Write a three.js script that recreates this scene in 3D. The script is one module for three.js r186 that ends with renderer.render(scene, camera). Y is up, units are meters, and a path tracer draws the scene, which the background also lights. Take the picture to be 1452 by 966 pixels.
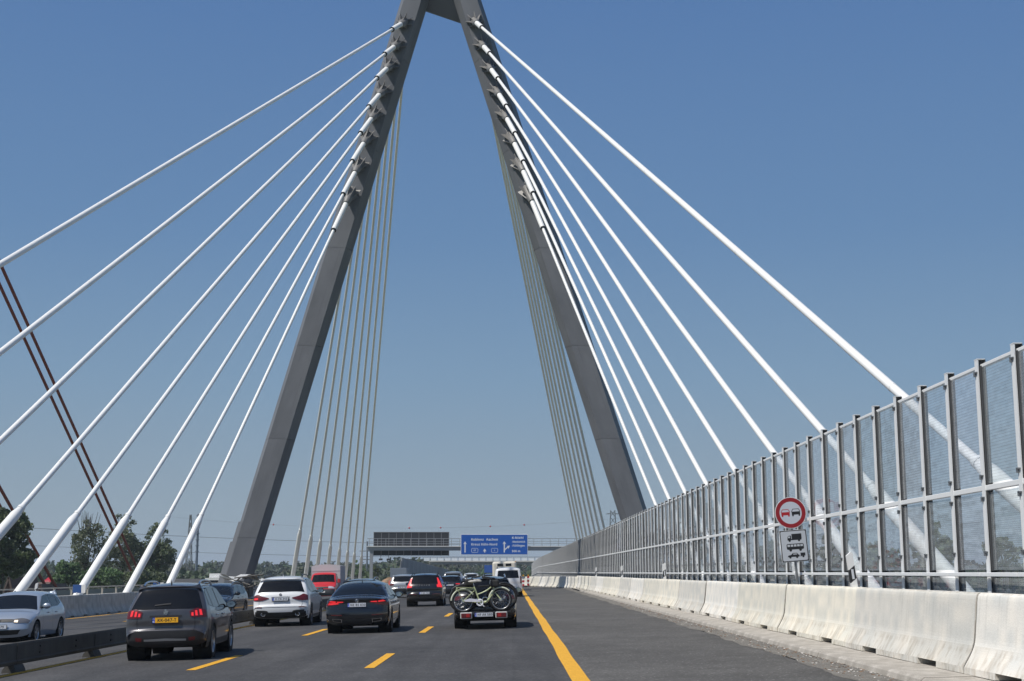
import * as THREE from 'three';
import { mergeGeometries, mergeVertices } from 'three/addons/utils/BufferGeometryUtils.js';
import { RoundedBoxGeometry } from 'three/addons/geometries/RoundedBoxGeometry.js';

// ------------------------------------------------------------------ camera, sky, sun, exposure
const F = 1920, CX = 726, CY = 483, HOR = 812;          // lens in photograph pixels
const PITCH = Math.atan((HOR - CY) / F), H = 1.58, S = 0.026;   // S: crossfall of the carriageway
const scene = new THREE.Scene();
const camera = new THREE.PerspectiveCamera(2 * Math.atan(CY / F) * 180 / Math.PI, 1452 / 966, 0.1, 9000);
camera.position.set(0, H, 0);
camera.rotation.set(PITCH, 0, 0);
const renderer = new THREE.WebGLRenderer({ antialias: true });
renderer.toneMapping = THREE.LinearToneMapping;
renderer.toneMappingExposure = 0.88;
renderer.shadowMap.enabled = true;

const SUN = new THREE.Vector3(-0.46, 0.81, 0.31).normalize();
{
  const SKYK = 0.705, w = 256, h = 256, data = new Float32Array(w * h * 4);
  const stops = [[-90, [0.10, 0.10, 0.095]], [-2, [0.34, 0.42, 0.48]], [0, [0.50, 0.61, 0.70]], [2.5, [0.455, 0.595, 0.715]], [8, [0.325, 0.52, 0.755]],
    [14, [0.215, 0.405, 0.715]], [24, [0.150, 0.315, 0.66]], [45, [0.085, 0.205, 0.47]], [90, [0.05, 0.135, 0.36]]];
  for (let j = 0; j < h; j++) {
    const el = ((j + 0.5) / h - 0.5) * 180;
    let k = 0; while (k < stops.length - 2 && el > stops[k + 1][0]) k++;
    const [e0, c0] = stops[k], [e1, c1] = stops[k + 1];
    let f = Math.min(1, Math.max(0, (el - e0) / (e1 - e0)));
    for (let i = 0; i < w; i++) {
      const az = ((i + 0.5) / w - 0.5) * 2 * Math.PI, ce = Math.cos(el * Math.PI / 180);
      const d = new THREE.Vector3(Math.cos(az) * ce, Math.sin(el * Math.PI / 180), Math.sin(az) * ce);
      const cs = Math.max(0, d.dot(SUN));
      const glow = el > -1 ? 0.10 * Math.pow(cs, 3) + 0.6 * Math.pow(cs, 24) : 0;    // forward scattering round the sun
      const o = (j * w + i) * 4;
      for (let c = 0; c < 3; c++) data[o + c] = (c0[c] + (c1[c] - c0[c]) * f) * SKYK + glow * [1, 0.96, 0.9][c];
      data[o + 3] = 1;
    }
  }
  const sky = new THREE.DataTexture(data, w, h, THREE.RGBAFormat, THREE.FloatType);
  sky.mapping = THREE.EquirectangularReflectionMapping; sky.magFilter = THREE.LinearFilter; sky.minFilter = THREE.LinearFilter; sky.wrapS = THREE.RepeatWrapping;
  sky.needsUpdate = true;
  scene.background = sky; scene.environment = sky;
}
const sun = new THREE.DirectionalLight(new THREE.Color(1.0, 0.955, 0.88), 5.0);
sun.position.copy(SUN).multiplyScalar(200).add(new THREE.Vector3(-5, 0, -100));
sun.target.position.set(-5, 0, -100);
sun.castShadow = true; sun.shadow.mapSize.set(4096, 4096); sun.shadow.radius = 1;
Object.assign(sun.shadow.camera, { left: -130, right: 130, top: 130, bottom: -130, near: 1, far: 600 });
scene.add(sun, sun.target);
scene.fog = new THREE.FogExp2(new THREE.Color(0.72, 0.83, 0.95), 0.00022);

// ------------------------------------------------------------------ helpers
let seed = 7;
const rnd = () => { seed = (seed * 1664525 + 1013904223) >>> 0; return seed / 4294967296; };
const rr = (a, b) => a + (b - a) * rnd();
const V = (x, y, z) => new THREE.Vector3(x, y, z);
const cP = Math.cos(PITCH), sP = Math.sin(PITCH);
function ray(px, py) { const u = (px - CX) / F, v = (CY - py) / F; return V(u, v * cP + sP, v * sP - cP); }
const fromT = (d, t) => V(d.x * t, H + d.y * t, d.z * t);
const onGround = (px, py) => { const d = ray(px, py); return fromT(d, H / (S * d.x - d.y)); };
const atZ = (px, py, Z) => { const d = ray(px, py); return fromT(d, Z / -d.z); };
const atX = (px, py, X) => { const d = ray(px, py); return fromT(d, X / d.x); };
const used = {};
function numbered(n) { if (!(n in used)) { used[n] = 0; return n; } used[n]++; return n + '_' + String(used[n]).padStart(3, '0'); }
function sh(o) { o.castShadow = true; o.receiveShadow = true; return o; }
function thing(name, label, category, pos = [0, 0, 0], group) {
  const o = new THREE.Group(); o.name = numbered(name); o.position.set(...pos); o.userData = { label, category };
  if (group) o.userData.group = group; scene.add(o); return o;
}
function part(parent, name, geo, mat, label) {
  const m = sh(new THREE.Mesh(Array.isArray(geo) ? mg(geo) : geo, mat)); m.name = name; if (label) m.userData.label = label; parent.add(m); return m;
}
function solo(name, geo, mat, label, category, group) {
  const m = sh(new THREE.Mesh(Array.isArray(geo) ? mg(geo) : geo, mat)); m.name = numbered(name); m.userData = { label, category };
  if (group) m.userData.group = group; scene.add(m); return m;
}
function struct(name, geo, mat) { const m = sh(new THREE.Mesh(Array.isArray(geo) ? mg(geo) : geo, mat)); m.name = name; m.userData = { kind: 'structure' }; scene.add(m); return m; }
function mg(list) {
  const l = list.map(g => { let k = g.index ? g.toNonIndexed() : g; for (const a of Object.keys(k.attributes)) if (!['position', 'normal', 'uv', 'color'].includes(a)) k.deleteAttribute(a); return k; });
  const anyC = l.some(g => g.attributes.color);
  for (const g of l) {
    const n = g.attributes.position.count;
    if (!g.attributes.uv) g.setAttribute('uv', new THREE.BufferAttribute(new Float32Array(n * 2), 2));
    if (!g.attributes.normal) g.computeVertexNormals();
    if (anyC && !g.attributes.color) g.setAttribute('color', new THREE.BufferAttribute(new Float32Array(n * 3).fill(1), 3));
  }
  return l.length === 1 ? l[0] : mergeGeometries(l);
}
const box = (w, h, d, x = 0, y = 0, z = 0) => new THREE.BoxGeometry(w, h, d).translate(x, y, z);
const rbox = (w, h, d, r, x = 0, y = 0, z = 0) => new RoundedBoxGeometry(w, h, d, 2, r).translate(x, y, z);
function bar(a, b, r0, r1 = r0, seg = 10, open = false) {
  const d = b.clone().sub(a), L = d.length();
  const g = new THREE.CylinderGeometry(r1, r0, L, seg, 1, open).translate(0, L / 2, 0);
  g.applyQuaternion(new THREE.Quaternion().setFromUnitVectors(V(0, 1, 0), d.normalize())); g.translate(a.x, a.y, a.z); return g;
}
function beam(a, b, w, h) {   // rectangular bar from a to b
  const d = b.clone().sub(a), L = d.length(), g = new THREE.BoxGeometry(w, h, L).translate(0, 0, L / 2);
  const m = new THREE.Matrix4().lookAt(b, a, Math.abs(d.y) > L * 0.99 ? V(0, 0, 1) : V(0, 1, 0)); m.setPosition(a); g.applyMatrix4(m); return g;
}
function gridGeo(nu, nv, fn, uvf) {   // fn(i/nu, j/nv) -> Vector3
  const pos = [], uv = [], idx = [];
  for (let j = 0; j <= nv; j++) for (let i = 0; i <= nu; i++) { const p = fn(i / nu, j / nv); pos.push(p.x, p.y, p.z); const q = uvf ? uvf(i / nu, j / nv, p) : [i / nu, j / nv]; uv.push(q[0], q[1]); }
  for (let j = 0; j < nv; j++) for (let i = 0; i < nu; i++) { const a = j * (nu + 1) + i, b = a + 1, c = a + nu + 1, d = c + 1; idx.push(a, b, d, a, d, c); }
  const g = new THREE.BufferGeometry(); g.setAttribute('position', new THREE.Float32BufferAttribute(pos, 3)); g.setAttribute('uv', new THREE.Float32BufferAttribute(uv, 2)); g.setIndex(idx); g.computeVertexNormals(); return g;
}
function extrudeZ(pts, L) {   // profile in x,y extruded along -z
  const s = new THREE.Shape(pts.map(p => new THREE.Vector2(p[0], p[1])));
  return new THREE.ExtrudeGeometry(s, { depth: L, bevelEnabled: false, steps: 1 }).translate(0, 0, -L);
}
// tileable noise
function noiseField(n, cells, sd) {
  let s = sd >>> 0; const r = () => { s = (s * 1664525 + 1013904223) >>> 0; return s / 4294967296; };
  const cx = cells[0], cy = cells[1], lat = new Float32Array(cx * cy).map(() => r()), out = new Float32Array(n * n);
  for (let y = 0; y < n; y++) for (let x = 0; x < n; x++) {
    const fx = x / n * cx, fy = y / n * cy, x0 = Math.floor(fx), y0 = Math.floor(fy); let tx = fx - x0, ty = fy - y0; tx = tx * tx * (3 - 2 * tx); ty = ty * ty * (3 - 2 * ty);
    const x1 = (x0 + 1) % cx, y1 = (y0 + 1) % cy;
    out[y * n + x] = (lat[y0 * cx + x0] * (1 - tx) + lat[y0 * cx + x1] * tx) * (1 - ty) + (lat[y1 * cx + x0] * (1 - tx) + lat[y1 * cx + x1] * tx) * ty;
  }
  return out;
}
function texFrom(n, fn, srgb = true) {
  const d = new Uint8Array(n * n * 4);
  for (let y = 0; y < n; y++) for (let x = 0; x < n; x++) { const c = fn(x, y, y * n + x), o = (y * n + x) * 4; d[o] = c[0]; d[o + 1] = c[1]; d[o + 2] = c[2]; d[o + 3] = 255; }
  const t = new THREE.DataTexture(d, n, n); t.wrapS = t.wrapT = THREE.RepeatWrapping; t.magFilter = THREE.LinearFilter; t.minFilter = THREE.LinearMipmapLinearFilter; t.generateMipmaps = true;
  if (srgb) t.colorSpace = THREE.SRGBColorSpace; t.needsUpdate = true; return t;
}
function rep(t, a, b, ox = 0, oy = 0) { const c = t.clone(); c.repeat.set(a, b); c.offset.set(ox, oy); c.needsUpdate = true; return c; }
const lin = (r, g, b) => new THREE.Color().setRGB(r, g, b);
const std = (color, roughness = 0.7, metalness = 0, extra = {}) => new THREE.MeshStandardMaterial({ color, roughness, metalness, side: THREE.DoubleSide, ...extra });
const clamp = (v, a = 0, b = 255) => Math.max(a, Math.min(b, v));

// ------------------------------------------------------------------ materials
const N1 = 1024;
const nA = noiseField(N1, [6, 6], 11), nB = noiseField(N1, [24, 24], 12), nC = noiseField(N1, [300, 300], 13), nD = noiseField(N1, [512, 512], 14), nE = noiseField(N1, [60, 4], 15), nF = noiseField(N1, [7, 2], 16), nG = noiseField(N1, [90, 20], 17);
// asphalt, 12 m tile: aggregate grain, lengthwise wear bands, patches
const asphaltTex = texFrom(N1, (x, y, i) => {
  let v = 65 + (nA[i] - 0.5) * 9 + (nB[i] - 0.5) * 7 + (nE[i] - 0.5) * 9 + (nF[i] - 0.5) * 12 + (nC[i] - 0.5) * 14 + (nD[i] - 0.5) * 20; if (nG[i] > 0.86) v -= (nG[i] - 0.86) * 60;
  const X = x / N1 * 12 - 12; let tr = 0; for (const c of [-0.75, -4.1, -7.4]) { for (const s of [-0.78, 0.78]) tr += Math.exp(-(((X - c - s) / 0.24) ** 2)); tr -= 0.7 * Math.exp(-(((X - c) / 0.3) ** 2)); } v += tr * 4.5 * (0.6 + 0.8 * nF[(i + 40000) % (N1 * N1)]);   // polished wheel tracks, oil-darkened lane middles
  if (nD[i] > 0.93 && nC[i] > 0.62) v += 42;
  return [clamp(v + 1), clamp(v), clamp(v)];
});
const shoulderTex = texFrom(N1, (x, y, i) => {
  let v = 78 + (nA[(i + 777) % (N1 * N1)] - 0.5) * 12 + (nB[i] - 0.5) * 12 + (nC[i] - 0.5) * 14 + (nD[i] - 0.5) * 16;
  if (nD[i] > 0.88 && nC[i] > 0.58) v += 60; if (nD[i] < 0.06 && nC[i] < 0.4) v -= 26;
  return [clamp(v + 2), clamp(v), clamp(v - 3)];
});
const bumpTex = texFrom(N1, (x, y, i) => { const v = clamp(128 + (nD[i] - 0.5) * 160 + (nC[i] - 0.5) * 60); return [v, v, v]; }, false);
const asphalt = std(0xffffff, 0.86, 0, { map: rep(asphaltTex, 1 / 12, 1 / 12), bumpMap: rep(bumpTex, 1 / 12, 1 / 12), bumpScale: 0.004 });
const shoulderMat = std(0xffffff, 0.92, 0, { map: rep(shoulderTex, 1 / 12, 1 / 12), bumpMap: rep(bumpTex, 1 / 12, 1 / 12), bumpScale: 0.005 });
// concrete with vertical rain streaks (u = height, v = length)
const nS = noiseField(N1, [3, 180], 21), nT = noiseField(N1, [10, 26], 22), nU = noiseField(N1, [200, 200], 23), nW = noiseField(N1, [5, 60], 24);
const nSc = noiseField(N1, [26, 120], 25);
const concTex = texFrom(N1, (x, y, i) => {
  let v = 224 + (nT[i] - 0.5) * 18 + (nU[i] - 0.5) * 10; const st = Math.max(0, nS[i] - 0.66) * 60 * (nT[(i + 5000) % (N1 * N1)]); v -= st; v -= Math.max(0, nW[i] - 0.74) * 34;
  if (nU[i] > 0.975 && nT[i] > 0.5) v -= 40;
  let warm = (nT[i] - 0.5) * 5; const hgt = x / N1 / 0.4;   // scuffs and road dirt on the sloping foot, height in metres
  if (hgt < 0.36) { const sc = Math.max(0, nSc[i] - 0.45) * 48 * Math.min(1, (0.36 - hgt) / 0.08 + nT[i] * 0.6) + (nU[i] - 0.4) * 12 + 14 * nT[(i + 9000) % (N1 * N1)]; v -= sc; warm += sc * 0.12; }
  return [clamp(v + 2 + warm), clamp(v - 1), clamp(v - 9 - warm)];
});
const concreteMats = [0, 1, 2, 3].map(k => std([0xffffff, 0xf3f2ec, 0xfffdf6, 0xebebea][k], 0.85, 0, { map: rep(concTex, 0.4, 1 / 7, 0, k * 0.31), bumpMap: rep(bumpTex, 0.3, 0.3), bumpScale: 0.003 }));
const oldConcTex = texFrom(512, (x, y) => { const i = y * 2 * N1 + x * 2; let v = 130 + (nT[i] - 0.5) * 22 + (nU[i] - 0.5) * 12 - Math.max(0, nS[i] - 0.66) * 60; return [clamp(v + 2), clamp(v), clamp(v - 4)]; });
const kerbMat = std(0xffffff, 0.92, 0, { map: rep(texFrom(512, (x, y) => { const i = y * 2 * N1 + x * 2; const v = 160 + (nB[i] - 0.5) * 30 + (nC[i] - 0.5) * 22 + (nD[i] - 0.5) * 18; return [clamp(v + 6), clamp(v), clamp(v - 9)]; }), 0.25, 0.25), bumpMap: rep(bumpTex, 0.2, 0.2), bumpScale: 0.003 });
const greyConc = std(0xffffff, 0.9, 0, { map: rep(oldConcTex, 0.4, 0.12) });
const pylonTex = texFrom(512, (x, y) => { const i = y * 2 * N1 + x * 2; const v = 104 + (nA[i] - 0.5) * 13 + (nB[i] - 0.5) * 6 + (nC[i] - 0.5) * 5 - Math.max(0, nE[i] - 0.75) * 30; return [clamp(v), clamp(v + 2), clamp(v + 7)]; });
const pylonMat = std(0xffffff, 0.62, 0, { map: rep(pylonTex, 0.12, 0.06) });
const hdpe = std(lin(0.80, 0.80, 0.79), 0.42);
const hdpeRear = std(lin(0.78, 0.78, 0.77), 0.45);  // slightly greyer sheath for the cables beyond the pylon
const steelGrey = std(lin(0.20, 0.195, 0.19), 0.55, 0.2);
const blackRubber = std(lin(0.02, 0.02, 0.02), 0.8);
const galv = std(lin(0.74, 0.75, 0.75), 0.45, 0.0);
const galvDark = std(lin(0.20, 0.21, 0.22), 0.5, 0.5);
const yellowPaint = std(0xffffff, 0.7, 0, { map: rep(texFrom(256, (x, y) => { const i = y * 4 * N1 + x * 4; const k = (nC[i] - 0.5) * 40 + (nB[i] - 0.5) * 34 + (nD[i] - 0.5) * 40 - (nD[i] > 0.86 && nB[i] > 0.5 ? 70 : 0); return [clamp(222 + k), clamp(166 + k), clamp(38 + k * 0.5)]; }), 0.8, 0.8) });
const redSteel = std(lin(0.20, 0.03, 0.02), 0.65);
const whitePaint = std(lin(0.75, 0.75, 0.74), 0.5);
const blackPaint = std(lin(0.018, 0.018, 0.02), 0.5);
const redPaint = std(lin(0.42, 0.015, 0.02), 0.5);
function text(w, h, draw) { const c = document.createElement('canvas'); c.width = w; c.height = h; draw(c.getContext('2d'), w, h); const t = new THREE.CanvasTexture(c); t.colorSpace = THREE.SRGBColorSpace; t.anisotropy = 8; return t; }
// ------------------------------------------------------------------ ground, deck, carriageways
const yAt = (X, Z) => S * X - (Z > 300 ? 0.01 * (Z - 300) : 0);
function strip(x0, x1, z0, z1, lift, step = 40) {   // sheet on the carriageway between two lateral positions; x0,x1 may be functions of Z
  const n = Math.max(1, Math.ceil((z1 - z0) / step)), fx = (f, Z) => typeof f === 'function' ? f(Z) : f;
  return gridGeo(1, n, (u, v) => { const Z = z0 + (z1 - z0) * v, X = fx(x0, Z) + (fx(x1, Z) - fx(x0, Z)) * u; return V(X, yAt(X, Z) + lift, -Z); }, (u, v, p) => [p.x, -p.z]);
}
const groundTex = texFrom(512, (x, y) => { const i = y * 2 * N1 + x * 2; const k = (nB[i] - 0.5) * 30 + (nA[i] - 0.5) * 40 + (nC[i] - 0.5) * 22; return [clamp(98 + k), clamp(106 + k), clamp(66 + k * 0.7)]; });
struct('ground', new THREE.PlaneGeometry(9000, 9000).rotateX(-Math.PI / 2).translate(0, -11, -2500), std(0xffffff, 1, 0, { map: rep(groundTex, 60, 60) }));
const KX = 5.28;                                        // kerb line on the right
struct('carriageway', [strip(-21.6, 1.05, -14, 900, 0, 60)], asphalt);
struct('hard_shoulder', [strip(1.05, Z => KX - 0.5, -14, 900, 0, 60)], shoulderMat);
struct('gutter_strip', strip(Z => KX - 0.55 - 0.06 * Math.sin(Z * 0.7) - 0.04 * Math.sin(Z * 2.3) - 0.02 * Math.sin(Z * 6.1), KX + 0.02, -14, 300, 0.004, 0.4), std(0xffffff, 0.95, 0, { map: rep(shoulderTex, 0.3, 0.3), color: lin(1.9, 1.85, 1.75) }));
{ // bridge deck slab below the surfacing, then the embankment
  const g = [];
  const prof = [[-26.5, -2.4], [-27.0, S * -27 + 0.25], [-26.2, S * -26.2 + 0.25], [-26.2, S * -26.2 - 0.03], [15.2, S * 15.2 - 0.03], [15.2, S * 15.2 + 0.2], [16, S * 16 + 0.2], [15.5, -1.6]];
  struct('bridge_deck', extrudeZ(prof, 320).translate(0, 0, 20), greyConc);
  struct('embankment', gridGeo(1, 10, (u, v) => { const Z = 300 + 620 * v; return u < 0.5 ? V(-34, -11, -Z) : V(-22, yAt(-22, Z) - 0.05, -Z); }), std(lin(0.06, 0.075, 0.03), 1));
}
// kerb in 3 m stones
{
  const kerb = new THREE.Group(); kerb.name = 'kerb'; kerb.userData = { kind: 'structure' }; scene.add(kerb);
  const gs = [0, 1, 2].map(k => extrudeZ([[0, 0], [0.02, 0.07], [0.06, 0.1], [1.5, 0.1], [1.5, 0]], 2.99));
  for (let k = 0; k < 34; k++) { const m = part(kerb, 'kerb_stone', gs[k % 3], kerbMat); m.position.set(KX + rr(-0.006, 0.006), S * KX + rr(-0.004, 0.003), -(6 + 3 * k)); m.rotation.z = Math.atan(S); }
  const far = part(kerb, 'kerb_run', strip(KX, KX + 1.4, 108, 300, 0.1), kerbMat); far.userData.kind = 'stuff';
}
// lane markings
{
  const group = 'yellow work-zone lane dashes';
  const mk = (name, geo, label, grp) => { const m = solo(name, geo, yellowPaint, label, 'road marking', grp); return m; };
  const wob = (b, a) => Z => b + a * Math.sin(Z * 0.37) + a * 0.6 * Math.sin(Z * 0.91 + 1);
  const yl = Z => 1.02 + 0.009 * Math.sin(Z * 0.45) + 0.005 * Math.sin(Z * 1.1 + 1) - Z * 0.0008;
  mk('edge_line', strip(Z => yl(Z) - 0.13, Z => yl(Z) + 0.13, 4, 300, 0.006, 1.2), 'long solid yellow edge line along the hard shoulder', null);
  mk('edge_line', strip(Z => -9.12 + 0.01 * Math.sin(Z), Z => -8.92 + 0.01 * Math.sin(Z), 8, 300, 0.006, 3), 'solid yellow line at the foot of the low median barrier, traffic side', null);
  mk('edge_line', strip(-20.55, -20.35, 20, 300, 0.006, 6), 'solid yellow line before the tall grey concrete barrier of the opposite carriageway', null);
  mk('edge_line', strip(-10.35, -10.18, 20, 300, 0.006, 6), 'solid yellow line behind the low median barrier', null);
  const dash = (x0, z0, z1, dx, label) => mk('lane_dash', strip(Z => x0 - 0.09 + dx * (Z - z0), Z => x0 + 0.09 + dx * (Z - z0), z0, z1, 0.006, 3), label, group);
  for (let k = -1; k < 14; k++) { const z = 24.2 + 14.0 * k; if (z > 4) dash(-2.49, z, z + 4.3, 0.0006, 'yellow dash of the lane line beside the black sedan and the car with bicycles'); }
  for (let k = -1; k < 14; k++) { const z = 24.9 + 13.5 * k; if (z > 4) dash(-5.76, z, z + 4.4, 0.0006, 'yellow dash of the lane line between the white car and the black sedan'); }
  for (let k = 0; k < 14; k++) { const z = 32 + 12.5 * k; dash(-16.0, z, z + 4, 0, 'yellow dash in the opposite carriageway beyond the median barrier'); }
}
// ------------------------------------------------------------------ low steel median barrier
{
  const t = thing('median_barrier', 'low dark steel median barrier on small feet between the two directions', 'barrier', [-9.22, S * -9.22, 0]);
  const mat = std(0xffffff, 0.75, 0.0, { map: rep(oldConcTex, 0.5, 0.2), color: lin(0.30, 0.29, 0.27) });
  const prof = [[-0.05, 0.14], [0.05, 0.14], [0.065, 0.2], [0.05, 0.23], [0.045, 0.5], [0.035, 0.535], [-0.035, 0.535], [-0.045, 0.5], [-0.05, 0.23], [-0.065, 0.2]];
  const g = extrudeZ(prof, 4.72), foot = extrudeZ([[-0.15, 0], [0.13, 0], [0.11, 0.06], [0.07, 0.135], [-0.07, 0.135], [-0.13, 0.06]], 0.5), sl = box(0.012, 0.3, 0.05), bolt = new THREE.CylinderGeometry(0.02, 0.02, 0.03, 8).rotateZ(Math.PI / 2);
  for (let k = 0; k < 40; k++) {
    const z = -(2 + 4.74 * k); const m = part(t, 'barrier_section', g, mat); m.position.set(rr(-0.008, 0.008), 0, z);
    const f = part(t, 'foot', foot, mat); f.position.set(0, 0, z + 0.21);
    if (k < 14) { const b = part(t, 'joint_plate', sl, mat); b.position.set(0.057, 0.33, z); for (const dz of [1.2, 3.4]) for (const y of [0.3, 0.42]) { const q = part(m, 'bolt', bolt, blackPaint); q.position.set(0.055, y, -dz); } }
  }
}
// ------------------------------------------------------------------ concrete safety barriers
const BH = 1.05;
function barrierSegGeo(L) {
  const sp = new THREE.CatmullRomCurve3([V(0, 0.085, 0), V(0.05, 0.17, 0), V(0.115, 0.285, 0), V(0.158, 0.4, 0), V(0.18, 0.56, 0), V(0.205, 0.78, 0), V(0.23, 0.99, 0), V(0.247, BH - 0.02, 0), V(0.275, BH, 0)]).getPoints(26).map(p => [p.x, p.y]);
  const up = [...sp, ...sp.map(p => [0.67 - p[0], p[1]]).reverse()];
  const ft = [[-0.006, 0], [0.0, 0.086], [0.67, 0.086], [0.676, 0]];
  const g = [extrudeZ(up, L)]; let z = 0;
  for (const [a, b] of [[0, 0.18], [0.32, 0.68], [0.82, 1]]) g.push(extrudeZ(ft, (b - a) * L).translate(0, 0, -a * L));
  return mg(g);
}
const gapShadeMat = std(lin(0.07, 0.066, 0.06), 0.9), gapShadeG = extrudeZ([[0.018, 0.09], [0.13, 0.285], [0.172, 0.4], [0.196, 0.56], [0.245, 0.98], [0.425, 0.98], [0.474, 0.56], [0.498, 0.4], [0.54, 0.285], [0.652, 0.09]], 0.027).translate(0, 0, 0.0285);  // dark strip in each barrier gap; the gap shade is put into its colour
const seg64 = barrierSegGeo(6.37), seg4 = barrierSegGeo(3.97);
{
  const group = 'pale concrete barrier units along the hard shoulder';
  const lab = 'pale concrete barrier unit in the row along the hard shoulder, below the noise fence';
  let k = 0; const y0 = X => S * X + 0.1;
  for (let z = 5.6; z < 118; z += 6.4, k++) {
    const m = solo('concrete_barrier', seg64, concreteMats[(k * 7 + 1) % 4], k === 4 ? 'pale concrete barrier unit below the round no-overtaking sign' : k === 3 ? 'pale concrete barrier unit carrying the leaning delineator post' : lab, 'barrier', group);
    const X = 5.98 - 0.006 * Math.max(0, z - 40); m.position.set(X + rr(-0.012, 0.012), y0(X) + rr(0, 0.012), -z); m.rotation.y = (z > 40 ? 0.006 : 0) + rr(-0.0012, 0.0012); part(m, 'joint_fill', gapShadeG, gapShadeMat);
  }
  // the row swings in to close the shoulder
  let p = V(5.5, 0, -118.2), dir = 0.02;
  for (let i = 0; i < 30; i++) {
    dir = i < 3 ? dir + 0.02 : i < 13 ? Math.min(dir + 0.05, 0.13) : Math.max(0.004, dir - 0.05);
    const m = solo('concrete_barrier', seg4, concreteMats[(i * 5 + 2) % 4], i < 14 ? 'pale concrete barrier unit where the row swings in to close the hard shoulder' : 'pale concrete barrier unit beyond the closed end of the hard shoulder', 'barrier', i < 14 ? 'barrier units closing the shoulder' : 'barrier units beyond the closed shoulder');
    m.position.set(p.x, S * p.x + 0.02, p.z); m.rotation.y = dir; if (i < 12) part(m, 'joint_fill', gapShadeG, gapShadeMat); p.add(V(-Math.sin(dir) * 4, 0, -Math.cos(dir) * 4));
  }
}
{ // opposite side
  const mats = [0, 1, 2].map(k => std([0xffffff, 0xf0f0f0, 0xf8f8f4][k], 0.88, 0, { map: rep(oldConcTex, 0.4, 0.14, k * 0.3, k * 0.2), color: lin(2.1, 2.08, 2.0) }));
  for (let k = 0; k < 40; k++) {
    const m = solo('grey_concrete_barrier', seg4, mats[k % 3], 'grey concrete barrier unit along the far edge of the opposite carriageway', 'barrier', 'grey concrete barrier units of the opposite carriageway');
    m.position.set(-22.0 + rr(-0.01, 0.01), S * -22, -(40 + 4 * k)); m.rotation.y = rr(-0.002, 0.002);
  }
  // parapet railing behind it
  const r = thing('parapet_railing', 'beige steel parapet railing along the far edge of the deck behind the grey barrier', 'railing', [-25.6, S * -25.6 + 0.25, 0]);
  const mt = std(lin(0.42, 0.39, 0.34), 0.6); const pg = box(0.09, 1.1, 0.12, 0, 0.55, 0), rg = box(0.09, 0.07, 3.0), rg2 = box(0.05, 0.05, 3.0);
  for (let k = 0; k < 60; k++) { const z = -(44 + 3 * k); part(r, 'post', pg, mt).position.z = z; part(r, 'handrail', rg, mt).position.set(0, 1.13, z - 1.5); part(r, 'rail', rg2, mt).position.set(0, 0.62, z - 1.5); }
}
{ // small blue boxes beside the cables on the far deck edge, delineator there
  for (const [px, py] of [[109, 836], [222, 829]]) {
    const p = atX(px, py, -22.6); const t = thing('roadside_box', px < 150 ? 'blue sheet sign back on the grey barrier beside a stay cable foot' : 'blue sheet sign back on the grey barrier hidden partly by a crossover roof', 'box', [p.x, S * -22 + BH, p.z]);
    part(t, 'panel', rbox(0.44, 0.42, 0.05, 0.02, 0, 0.26, 0), std(lin(0.02, 0.08, 0.26), 0.6)); part(t, 'white_edge', box(0.2, 0.42, 0.05, 0.34, 0.26, 0), whitePaint); part(t, 'stand', box(0.06, 0.1, 0.06, 0, 0.03, 0), galv);
  }
}
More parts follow.
